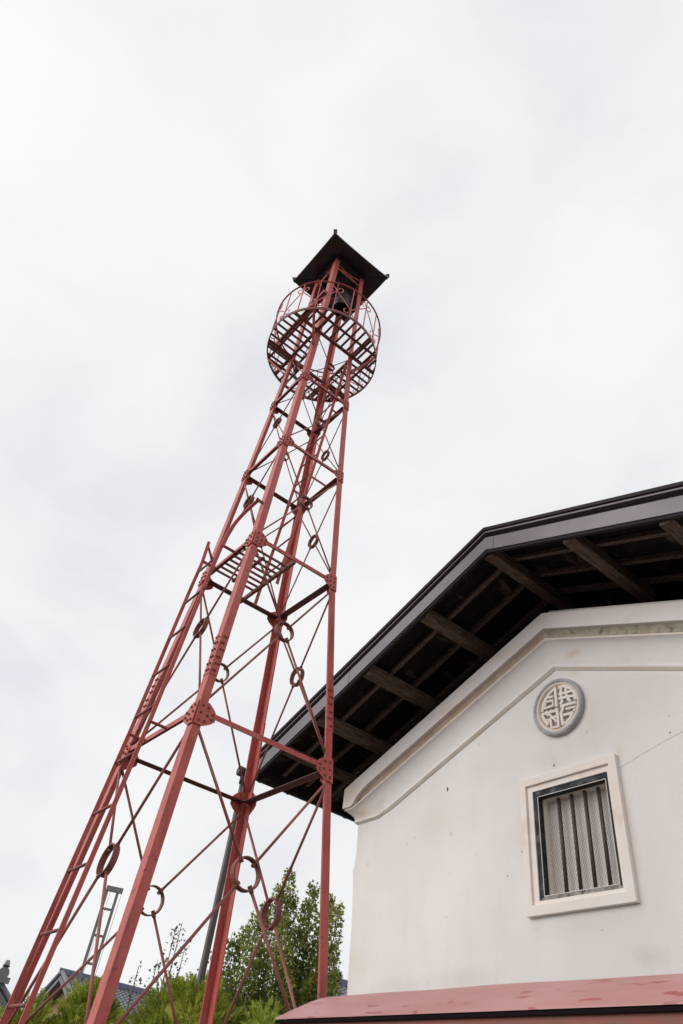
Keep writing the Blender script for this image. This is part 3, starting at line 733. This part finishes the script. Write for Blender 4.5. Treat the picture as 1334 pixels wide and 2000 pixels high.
for i in range(-8, 9):
    v = i * st
    if abs(v) < 0.66: slat((hi, v), (chord(v), v))                # +x side
    if v > -hi and abs(v) < 0.66: slat((-hi, v), (-chord(v), v))               # -x side
    if v < hi and abs(v) < 0.66: slat((v, -hi), (v, -chord(v)))               # -y side
    if abs(v) < hi: slat((v, hi), (v, chord(v)))                # +y side
for i in range(-3, 2): slat((i * st - 0.02, -hi), (i * st - 0.02, -hi + 0.14))
slat((-hi, -hi + 0.14), (0.12, -hi + 0.14))
sl.build('grating', M['red_dark'], balcony)
for sx, sy in CORN:
    b_ = MB(); h = hs(8.87); b_.bar((CX + sx * h, CY + sy * h, 8.86), (CX + sx * 0.505, CY + sy * 0.505, PZ - 0.02), 0.034, 0.008, up=(0, 0, 1))
    bolt(b_, (CX + sx * h, CY + sy * h, 8.87), (sx * 0.7, sy * 0.7, 0), 0.014, 0.02)
    b_.build('balcony_bracket', [M['red'], M['red_dark']], balcony)

# railing with scrolls
RZ = 9.872
rl = MB(); rl.quadstrip([[(CX + r * math.cos(2 * math.pi * k / n), CY + r * math.sin(2 * math.pi * k / n), RZ + z) for r, z in ((PR + 0.006, 0), (PR + 0.006, 0.008), (PR - 0.014, 0.008), (PR - 0.014, 0))] for k in range(n + 1)], caps=False)
rail = rl.build('railing', M['red'], tower)
def cyl(u, v): # u angle (rad) , v height above the floor
    return (CX + (PR - 0.006) * math.cos(u), CY + (PR - 0.006) * math.sin(u), PZ + v)
for k in range(20):
    a = R(9 + 18 * k)
    b_ = MB(); b_.bar(cyl(a, 0.0), cyl(a, RZ - PZ), 0.011, 0.011, up=(math.cos(a), math.sin(a), 0)); b_.build('baluster', M['red'], rail)
A18 = R(18)
for k in range(0, 20, 2):
    hi_a = R(9 + 18 * k)      # post with the raised pair of curls
    for sg in (-1, 1):
        c_ = MB(); pts = []
        def add(u, v): pts.append(cyl(hi_a + sg * u * A18, v))
        # curl at the top, sweep down to the next post, curl at the bottom
        for j in range(9):
            t = j / 8; a = -0.9 + t * 4.2
            r_ = 0.030 + 0.018 * t
            add(-0.22 + (r_ / 0.225) * math.cos(a) * 1.0, 0.50 + r_ * math.sin(a))
        pts2 = [(-0.30, 0.47), (-0.05, 0.455), (0.12, 0.44), (0.35, 0.36), (0.6, 0.26), (0.85, 0.19), (1.0, 0.15), (1.10, 0.10)]
        pts = []
        ctrl = [(-0.18, 0.455), (-0.28, 0.47), (-0.36, 0.505), (-0.30, 0.545), (-0.16, 0.55), (-0.04, 0.50), (0.10, 0.435), (0.38, 0.345), (0.66, 0.265), (0.92, 0.185), (1.06, 0.115), (1.20, 0.065), (1.34, 0.075), (1.38, 0.125), (1.28, 0.145)]
        for q in smooth_curve([(u, v, 0) for u, v in ctrl], 3): add(q[0], q[1])
        c_.sweep(pts, 0.014, 0.006, up=(math.cos(hi_a), math.sin(hi_a), 0)); c_.build('scroll', M['red'], rail)

# arm for hauling up hoses
arm = MB(); arm.bar((-4.60, 2.150, 10.2), (-5.86, 2.150, 10.2), 0.075, 0.06)
arm_o = arm.build('hose_arm', M['red_dark'], tower)
hk = MB(); hk.tube([(-5.80, 2.15, 10.17), (-5.80, 2.15, 10.10), (-5.77, 2.15, 10.07), (-5.74, 2.15, 10.10)], 0.009, 8)
hk.tube([(-5.70, 2.13, 10.11), (-5.70, 2.17, 10.11)], 0.05, 16); hk.box(-5.715, -5.685, 2.120, 2.18, 10.10, 10.175)
hk.build('pulley', M['red_dark'], arm_o)

# ties under the roof
for f in FACES:
    tb = MB()
    for z, zz in ((10.98, 10.98), (10.98, 11.16), (11.16, 10.98)):
        h0, h1 = hs(z), hs(zz)
        i0 = 0.012 if z == zz else 0.02 + 0.01 * (z > zz)
        nn = fnorm(f)
        tb.bar(Vector((CX + f[0][0] * h0, CY + f[0][1] * h0, z)) - nn * i0, Vector((CX + f[1][0] * h1, CY + f[1][1] * h1, zz)) - nn * i0, 0.012, 0.022)
    tb.build('post_tie', M['red'], tower)

# little pyramid roof with turned-up corners
rf = MB(); RH = 0.500; nseg = 12
def roof_pt(i, j, top):   # i,j in -1..1
    m = max(abs(i), abs(j)); kx = min(abs(i), abs(j))
    z = 11.232 + (1 - m) * 0.10 + 0.30 * (1 - m) ** 1.6 * (1 if top else 0.10) + (0.028 if top else 0.0)
    z += 0.020 * (m ** 4) * (kx ** 4)
    return (CX + RH * i, CY + RH * j, z)
for top in (False, True):
    base = len(rf.v)
    for a in range(nseg + 1):
        for b in range(nseg + 1):
            rf.v.append(roof_pt(a / nseg * 2 - 1, b / nseg * 2 - 1, top))
    for a in range(nseg):
        for b in range(nseg):
            i = base + a * (nseg + 1) + b; rf.face((i, i + 1, i + nseg + 2, i + nseg + 1))
off = (nseg + 1) ** 2
bd = [(a, 0) for a in range(nseg)] + [(nseg, b) for b in range(nseg)] + [(a, nseg) for a in range(nseg, 0, -1)] + [(0, b) for b in range(nseg, 0, -1)]
for (p, q) in zip(bd, bd[1:] + bd[:1]):
    i = p[0] * (nseg + 1) + p[1]; j = q[0] * (nseg + 1) + q[1]; rf.face((i, j, j + off, i + off))
troof = rf.build('tower_roof', M['black_iron'], tower)
ed = MB()
for (p, q) in zip(CORN, CORN[1:] + CORN[:1]):
    pts = []
    for k in range(13):
        t = k / 12; i = lerp(p[0], q[0], t); j = lerp(p[1], q[1], t); pt = Vector(roof_pt(i, j, True)); nn = Vector((p[0] + q[0], p[1] + q[1], 0)).normalized(); pts.append(pt + nn * 0.004 + Vector((0, 0, -0.006)))
    ed.sweep(pts, 0.018, 0.020)
ed.build('roof_rim', M['roof_edge'], troof)
for sx, sy in CORN:
    tp = MB(); p = Vector(roof_pt(sx, sy, True)); dv = Vector((sx, sy, 0)).normalized()
    tp.quadstrip([[p + dv * (o_ + a) + Vector((-dv.y, dv.x, 0)) * b + Vector((0, 0, zz)) for a, b in ((-0.016 * s_, -0.016 * s_), (0.016 * s_, -0.016 * s_), (0.016 * s_, 0.016 * s_), (-0.016 * s_, 0.016 * s_))] for o_, zz, s_ in ((-0.015, -0.03, 1.3), (0.0, 0.0, 1.3), (0.006, 0.030, 1.2), (0.010, 0.038, 1.6), (0.011, 0.056, 1.6))])
    tp.build('corner_tip', M['black_iron'], troof)
    hp = MB(); pts = [Vector(roof_pt(sx * t, sy * t, False)) - Vector((0, 0, 0.006)) for t in (0.985, 0.75, 0.5, 0.25, 0.0)]
    hp.sweep(pts, 0.022, 0.012); hp.build('hip_rib', M['black_iron'], troof)
cb = MB()
for f in FACES:
    nn = fnorm(f); h = hs(11.24) - 0.01
    cb.bar(Vector((CX + f[0][0] * h, CY + f[0][1] * h, 11.235)), Vector((CX + f[1][0] * h, CY + f[1][1] * h, 11.235)), 0.05, 0.05)
cb.build('ceiling_frame', M['black_iron'], troof)
ba = MB(); ba.bar((CX + 0.08, CY - 0.27, 11.02), (CX + 0.08, CY + 0.27, 11.02), 0.05, 0.06); ba.build('bell_beam', M['black_iron'], tower)

# the bell
bell = thing('fire_bell', (CX + 0.08, CY + 0.09, 10.40), 'dark bronze fire bell hanging under the small roof of the tower', 'bell')
bx, by, bz = CX + 0.08, CY + 0.09, 10.40
bb = MB()
bb.lathe([(0.108, 0.0), (0.125, -0.004), (0.132, 0.01), (0.128, 0.05), (0.122, 0.16), (0.114, 0.27), (0.100, 0.345), (0.070, 0.385), (0.030, 0.40), (0.0, 0.402)], (bx, by, bz), 32)
bb.lathe([(0.108, 0.0), (0.106, 0.05), (0.103, 0.16), (0.097, 0.27), (0.08, 0.34), (0.0, 0.37)], (bx, by, bz), 32)
bb.build('bell_body', M['bronze'], bell, True)
bt = MB(); bt.lathe([(0.1245, 0.150), (0.129, 0.155), (0.129, 0.175), (0.1230, 0.180)], (bx, by, bz), 32); bt.lathe([(0.130, 0.03), (0.136, 0.035), (0.135, 0.06), (0.128, 0.065)], (bx, by, bz), 32)
bt.build('bell_band', M['bronze'], bell, True)
bh = MB(); bh.tube([(bx + 0.035 * math.cos(a), by, bz + 0.40 + 0.19 * math.sin(a)) for a in [math.pi * k / 12 for k in range(13)]], 0.010, 8); bh.build('bell_loop', M['black_iron'], bell, True)

# ------------------------------------------------------------------ shed with the red sheet roof
SX0, SX1 = -3.566, 0.9
EY, EZ, RY, RZ2 = 2.40, 2.073, 2.717, 2.219
shed = thing('storage_shed', (-1.3, 2.72, 0), 'low dark wooden shed with worn red sheet metal roof in front of storehouse', 'shed')
BY = 2 * RY - EY
ss = MB(); nx = 60
rows = []
prof = []
for k in range(7):
    t = k / 6; prof.append((lerp(EY, RY, t), lerp(EZ, RZ2, t) + 0.008 * math.sin(t * math.pi)))
for k in range(1, 7):
    t = k / 6; prof.append((lerp(RY, BY, t), lerp(RZ2, EZ, t) + 0.008 * math.sin(t * math.pi)))
for i in range(nx + 1):
    x = lerp(SX0, SX1, i / nx)
    rows.append([(x, y, z + 0.007 * noise.noise((x * 2.2, y * 5, 0.3)) + (0.004 * noise.noise((x * 5, 9.1, 0)) if k in (0, 12) else 0)) for k, (y, z) in enumerate(prof)] + [(x, y, z - 0.006) for k, (y, z) in reversed(list(enumerate(prof)))])
ss.quadstrip(rows)
so = ss.build('roof', M['shedroof'], shed, True)
so.data.polygons.foreach_set('use_smooth', [False] * len(so.data.polygons))
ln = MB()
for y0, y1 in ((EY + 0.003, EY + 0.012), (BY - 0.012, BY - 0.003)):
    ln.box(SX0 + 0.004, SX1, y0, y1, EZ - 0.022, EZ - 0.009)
ln.build('roof_fold', mat('shadow_black_edge', (0.012, 0.008, 0.010), 0.95, spec=0.05), so)  # blackened so the fold paints the shadow line under the roof edge
fs = MB()
for y0, y1 in ((EY + 0.020, EY + 0.045), (BY - 0.045, BY - 0.02)):
    fs.box(SX0 + 0.02, SX1, y0, y1, EZ - 0.052, EZ - 0.009)
fs.build('fascia', M['shedfascia'], shed)
gb = MB(); gb.prism([(SX0 + 0.02, EY + 0.046, EZ - 0.052), (SX0 + 0.02, BY - 0.046, EZ - 0.052), (SX0 + 0.02, BY - 0.046, EZ - 0.0), (SX0 + 0.02, RY, RZ2 - 0.012), (SX0 + 0.02, EY + 0.046, EZ - 0.0)], (0.02, 0, 0)); gb.build('gable_board', M['shedfascia'], shed)
wl = MB(); wl.box(SX0 + 0.12, SX1 - 0.1, EY + 0.10, BY - 0.08, 0.0, EZ - 0.0)
wl.build('wall', M['shedwood'], shed)
for i in range(24):
    x = lerp(SX0 + 0.13, SX1 - 0.12, i / 23)
    b_ = MB(); b_.box(x - 0.012, x + 0.012, EY + 0.088, EY + 0.099, 0.0, EZ - 0.06); b_.build('batten', M['shedwood'], shed)

# ------------------------------------------------------------------ vegetation
def from_lists(name, v, f, m, parent=None):
    me = bpy.data.meshes.new(name); me.from_pydata(v, [], f); me.materials.append(m); me.update()
    o = bpy.data.objects.new(name, me); COL.objects.link(o)
    if parent is not None:
        o.parent = parent; o.matrix_parent_inverse = Matrix.Translation(-parent_world(parent))
    return o

def conifer(x, y, z_top, rx_, ry_, seed, label, m, nsprig=2600, zc=None, size=1.0, name='conifer_bush', group='clipped conifer bushes along the hedge'):
    rnd = random.Random(seed)
    root = thing(name, (x, y, 0), label, 'bush', group)
    zc = z_top * 0.55 if zc is None else zc
    rz_ = z_top - zc
    v, f = [], []
    def rad(d):
        q = Vector((d.x * 2.2 + seed, d.y * 2.2, d.z * 2.2))
        return 0.98 + 0.16 * noise.noise(q) + 0.10 * noise.noise(q * 2.7)
    for i in range(nsprig):
        th = rnd.uniform(0, 2 * math.pi); cz = rnd.uniform(-0.75, 1.0); sq = math.sqrt(1 - cz * cz)
        d = Vector((sq * math.cos(th), sq * math.sin(th), cz))
        rr = rad(d) * rnd.uniform(0.82, 1.0)
        p = Vector((x + rx_ * d.x * rr, y + ry_ * d.y * rr, zc + rz_ * d.z * rr))
        nrm = Vector((d.x / rx_, d.y / ry_, d.z / rz_)).normalized()
        g_ = (nrm * rnd.uniform(0.7, 1.1) + Vector((rnd.uniform(-0.5, 0.5), rnd.uniform(-0.5, 0.5), rnd.uniform(-0.2, 0.9)))).normalized()
        s1 = g_.cross(Vector((rnd.uniform(-1, 1), rnd.uniform(-1, 1), rnd.uniform(-1, 1)))).normalized()
        Ls = rnd.uniform(0.05, 0.105) * size; wdt = 0.0075 * size
        k = len(v)
        v += [p - s1 * wdt * 0.5, p + s1 * wdt * 0.5, p + g_ * Ls]; f.append((k, k + 1, k + 2))
        nb = 6
        for j in range(nb):
            t = (j + 0.4) / nb; q = p + g_ * Ls * t
            for sg in (-1, 1):
                dd = (s1 * sg * rnd.uniform(0.7, 1.1) + g_ * rnd.uniform(0.6, 1.1)).normalized()
                ln_ = Ls * (0.50 - 0.28 * t); k = len(v)
                sd = dd.cross(s1.cross(g_)).normalized() * wdt * 0.8
                v += [q - sd, q + sd, q + dd * ln_]; f.append((k, k + 1, k + 2))
    # the dense inner mass of twigs
    k0 = len(v); nu, nv_ = 28, 16
    for a in range(nv_ + 1):
        ph = math.pi * a / nv_
        for b in range(nu):
            th = 2 * math.pi * b / nu
            d = Vector((math.sin(ph) * math.cos(th), math.sin(ph) * math.sin(th), math.cos(ph))); rr = rad(d) * 0.86 * (1 + 0.05 * noise.noise(d * 9))
            v.append(Vector((x + rx_ * d.x * rr, y + ry_ * d.y * rr, zc + rz_ * d.z * rr)))
    for a in range(nv_):
        for b in range(nu):
            i = k0 + a * nu + b; j = k0 + a * nu + (b + 1) % nu
            f.append((i, j, j + nu, i + nu))
    from_lists('foliage', [tuple(p) for p in v], f, m, root)
    tk = MB(); tk.tube([(x, y, 0), (x + 0.01, y, 0.5), (x, y, max(0.6, zc * 0.9))], [0.06, 0.05, 0.03], 8); tk.build('trunk', M['bark'], root, True)
    return root

conifer(-8.50, 2.84, 2.36, 0.50, 0.50, 3, 'leftmost rounded green conifer bush, behind the tower ladder', M['conifer'], 6000)
conifer(-8.30, 3.36, 2.61, 0.46, 0.50, 11, 'golden green conifer bush with feathery tips, hidden partly by the front tower leg', M['conifer'], 6000)
conifer(-7.90, 4.28, 2.84, 0.72, 0.70, 21, 'wide rounded conifer bush left of the grey downpipe', M['conifer'], 8500)
conifer(-7.25, 4.80, 2.56, 0.52, 0.48, 27, 'shaded conifer bush between the downpipe and the leafy tree', M['conifer'], 5000)
conifer(-6.05, 3.98, 2.47, 0.30, 0.30, 33, 'small bright green bush at left end of red shed roof', M['conifer_bright'], 2600, size=0.7)

def leaf(v, f, p, d, s, rnd):
    """three-lobed leaf"""
    d = d.normalized(); sd = d.cross(Vector((rnd.uniform(-1, 1), rnd.uniform(-1, 1), rnd.uniform(-0.3, 1)))).normalized()
    k = len(v)
    v += [p, p + d * s * 0.45 + sd * s * 0.42, p + d * s * 0.50 + sd * s * 0.14, p + d * s, p + d * s * 0.50 - sd * s * 0.14, p + d * s * 0.45 - sd * s * 0.42]
    f.append((k, k + 1, k + 2, k + 3, k + 4, k + 5))

def leafy_tree(x, y, label, stems, seed, m, leaves_per_m=60, leaf_s=0.05, name='leafy_tree', cat='tree', twig=0.16, group=None, low=0.6, bottom=1.0):
    rnd = random.Random(seed)
    root = thing(name, (x, y, 0), label, cat, group)
    tb = MB(); v, f = [], []
    for (tx, ty, tz) in stems:
        base = Vector((x + rnd.uniform(-0.12, 0.12), y + rnd.uniform(-0.12, 0.12), 0))
        top = Vector((tx, ty, tz)); mid = base.lerp(top, 0.45) + Vector((tx - x, ty - y, 0)) * 0.42
        pts = smooth_curve([base, mid, base.lerp(top, 0.75) + Vector((tx - x, ty - y, 0)) * 0.22, top], 6)
        nP = len(pts)
        tb.tube(pts, [lerp(0.022, 0.003, i / (nP - 1)) for i in range(nP)], 5)
        length = sum((pts[i + 1] - pts[i]).length for i in range(nP - 1))
        nl = int(length * leaves_per_m)
        for _ in range(nl):
            t = bottom * 0.0 + rnd.uniform(0.22, 1.0); a = t * (nP - 1); i = min(int(a), nP - 2); p = pts[i].lerp(pts[i + 1], a - i)
            dt = (pts[i + 1] - pts[i]).normalized()
            spread = twig * (1.25 - t) * 1.9 + 0.015
            o_ = Vector((rnd.gauss(0, 1), rnd.gauss(0, 1), rnd.gauss(0, 0.7))); o_ = o_.normalized() * spread * rnd.random() ** 0.6
            dd = (o_.normalized() + dt * 0.3 + Vector((0, 0, rnd.uniform(-0.9, 0.4)))).normalized()
            leaf(v, f, p + o_, dd, leaf_s * rnd.uniform(0.7, 1.25), rnd)
        for _ in range(int(length * 3)):
            t = rnd.uniform(0.3, 0.95); a = t * (nP - 1); i = min(int(a), nP - 2); p = pts[i].lerp(pts[i + 1], a - i)
            o_ = Vector((rnd.gauss(0, 1), rnd.gauss(0, 1), rnd.uniform(0.2, 1.5))).normalized() * twig * (1.3 - t) * 1.3
            tb.tube([p, p + o_], [0.004, 0.0015], 4)
    tb.build('trunk', M['bark'], root)
    from_lists('crown', [tuple(p) for p in v], f, m, root)
    return root
rnd = random.Random(5)
stems = []
# lateral axis across the view (u), depth away from the camera (w)
U = Vector((0.54, 0.84, 0)); Wd = Vector((-0.84, 0.54, 0)); tc_ = Vector((-8.32, 5.52, 0))
tops = [(-0.02, 4.30), (-0.12, 4.10), (0.06, 4.05), (0.33, 4.22), (0.26, 3.98), (0.55, 4.12), (0.62, 3.90), (0.47, 3.80), (-0.26, 3.92), (-0.36, 3.72), (-0.46, 3.60), (-0.56, 3.36),
        (0.16, 3.62), (0.0, 3.70), (0.66, 3.5), (-0.6, 3.05), (-0.68, 2.85), (0.7, 3.2), (0.5, 3.45), (0.36, 3.5), (0.24, 3.3), (0.08, 3.35), (-0.18, 3.4), (-0.3, 3.2), (-0.45, 3.0), (0.15, 3.05), (0.6, 3.0), (-0.1, 3.0), (0.4, 3.05),
        (0.35, 2.7), (-0.55, 2.6), (-0.3, 2.7), (0.1, 2.6), (0.55, 2.6), (-0.15, 2.6), (0.22, 2.75), (-0.4, 2.75), (0.68, 2.7), (0.0, 2.8), (-0.62, 2.5), (0.45, 2.5)]
for u, z in tops:
    q = tc_ + U * u + Wd * rnd.uniform(-0.35, 0.35); stems.append((q.x, q.y, z))
leafy_tree(tc_.x, tc_.y, 'leafy small tree with upright shoots between tower and white storehouse', stems, 9, M['maple'], 420, 0.046, twig=0.11)
def sprigs(c, spec, seed, label):
    rnd = random.Random(seed); st = []
    for u, z in spec:
        q = Vector((c[0], c[1], 0)) + U * u + Wd * rnd.uniform(-0.1, 0.1); st.append((q.x, q.y, z))
    leafy_tree(c[0], c[1], label, st, seed, M['sapling'], 42, 0.042, 'sapling', 'sapling', 0.07, 'thin saplings behind the bushes')
sprigs((-8.80, 4.30), [(-0.10, 3.02), (0.0, 3.40), (0.06, 3.45), (0.16, 3.28), (-0.3, 2.95), (0.2, 2.9)], 14, 'sparse thin sapling with few leaves, behind the wide bush left of the downpipe')
sprigs((-8.75, 4.92), [(-0.05, 3.35), (0.05, 3.1), (0.12, 3.5), (-0.2, 3.0), (0.2, 3.2)], 15, 'thin sapling growing beside the grey downpipe')

# ------------------------------------------------------------------ ladder mast far behind
mast = thing('ladder_mast', (-14.93, 5.76, 0), 'thin grey steel ladder mast with a cap bar rising behind the bushes', 'mast')
ax = Vector((-14.97, 5.665, 0)); bx_ = Vector((-14.895, 5.86, 0))
for p in (ax, bx_):
    r_ = MB(); r_.bar(p, p + Vector((0, 0, 4.92)), 0.055, 0.045, up=(0.9, -0.4, 0)); r_.build('post', M['steel'], mast)
for i in range(10):
    z = 0.5 + 0.455 * i
    if z > 4.7: break
    r_ = MB(); r_.bar(ax + Vector((0, 0, z)), bx_ + Vector((0, 0, z)), 0.03, 0.04); r_.build('rung', M['steel'], mast)
r_ = MB(); d_ = (bx_ - ax).normalized(); r_.bar(ax - d_ * 0.03 + Vector((0, 0, 4.95)), bx_ + d_ * 0.09 + Vector((0, 0, 4.95)), 0.07, 0.09); r_.build('cap_bar', M['steel'], mast)
for p in (ax + d_ * 0.06, bx_ + d_ * 0.07):
    r_ = MB(); r_.tube([p + Vector((0.03, 0, 4.92)), p + Vector((0.04, -0.05, 3.0)), p + Vector((0.04, -0.08, 0))], 0.004, 4); r_.build('cord', M['steel'], mast)

# ------------------------------------------------------------------ tiled houses behind
def tiled_slope(b, p0, p1, q0, q1, n_c, n_r, amp=0.035, step=0.03):
    """p0-p1 ridge line, q0-q1 eave line: rows of wavy overlapping tiles"""
    p0, p1, q0, q1 = map(Vector, (p0, p1, q0, q1))
    nrm = (p1 - p0).cross(q0 - p0).normalized()
    if nrm.z < 0: nrm = -nrm
    sub = 4
    rows = []
    for r in range(n_r):
        for e_ in (0, 1):
            t = (r + e_) / n_r
            row = []
            for c in range(n_c * sub + 1):
                s_ = c / (n_c * sub)
                p = p0.lerp(p1, s_).lerp(q0.lerp(q1, s_), t)
                row.append(p + nrm * (amp * math.cos(2 * math.pi * c / sub) + step * e_))
            rows.append(row)
    b.quadstrip(rows, closed=False, caps=False)
def tiled_house(name, label, loc, axis, length, half, z_eave, z_ridge, wallm, group='tiled houses behind the bushes', ornament=True, over=0.35):
    root = thing(name, loc, label, 'house', group)
    A = Vector((math.cos(axis), math.sin(axis), 0)); Bq = Vector((-A.y, A.x, 0)); O = Vector(loc)
    w = MB(); hw = half - over
    zw = z_eave + (z_ridge - z_eave) * over / half - 0.12; zr = z_ridge - 0.15
    e0, e1 = O + A * over, O + A * (length - over)
    w.prism([e0 + Bq * hw, e0 - Bq * hw, e0 - Bq * hw + Vector((0, 0, zw)), e0 + Vector((0, 0, zr)), e0 + Bq * hw + Vector((0, 0, zw))], e1 - e0)
    w.build('wall', wallm, root)
    rf_ = MB()
    R0, R1 = O + Vector((0, 0, z_ridge)), O + A * length + Vector((0, 0, z_ridge))
    for s_ in (-1, 1):
        q0, q1 = O + Bq * half * s_ + Vector((0, 0, z_eave)), O + A * length + Bq * half * s_ + Vector((0, 0, z_eave))
        tiled_slope(rf_, R0, R1, q0, q1, int(length / 0.135), int(half * 1.15 / 0.15), 0.018, 0.016)
        rf_.prism([R0 - Vector((0, 0, 0.05)), q0 - Vector((0, 0, 0.05)), q0 - Vector((0, 0, 0.15)), R0 - Vector((0, 0, 0.17))], R1 - R0)
    ro = rf_.build('roof', M['tile'], root)
    rd = MB(); up = Vector((0, 0, 1))
    rd.bar(R0 - A * 0.05 + up * 0.03, R1 + A * 0.05 + up * 0.03, 0.16, 0.10)
    rd.tube([R0 - A * 0.08 + up * 0.09, R1 + A * 0.08 + up * 0.09], 0.04, 10)
    rd.build('ridge', M['ridgetile'], ro)
    for s_ in (-1, 1):
        vb = MB(); q0 = O + Bq * half * s_ + Vector((0, 0, z_eave + 0.07)); vb.tube([R0 + up * 0.05, q0], 0.06, 8); vb.build('verge_tile', M['tile'], ro)
    if ornament:
        on = MB(); c_ = R0 - A * 0.08 + up * 0.22
        on.tube([c_ - A * 0.05, c_ + A * 0.09], 0.13, 14); on.bar(c_ - Bq * 0.2 - up * 0.13, c_ + Bq * 0.2 - up * 0.13, 0.12, 0.12)
        on.tube([c_ + up * 0.14 - A * 0.03, c_ + up * 0.26], [0.09, 0.05], 8)
        on.build('ridge_end_tile', M['tile'], ro)
    return root
tiled_house('tiled_house', 'ochre walled house with grey tiled gable roof left of the front tower leg', (-23.55, 8.35, 0), R(90), 9.0, 3.0, 3.05, 4.50, M['ochrewall'], ornament=False)
tiled_house('tiled_house', 'grey tiled house roof just left of the grey downpipe, behind thin saplings', (-26.9, 13.35, 0), R(72), 7.0, 3.0, 4.0, 5.42, M['housewhite'], ornament=False)
tiled_house('tiled_house', 'white gabled house with round ridge end tile at far left edge', (-20.97, 6.03, 0), R(166), 5.0, 1.3, 2.62, 3.68, M['housewhite'], over=0.15)
tiled_house('tiled_house', 'grey tiled roof seen between red tower leg and storehouse corner', (-15.9, 11.4, 0), R(76), 8.0, 2.8, 3.40, 4.62, M['housewhite'], ornament=False)
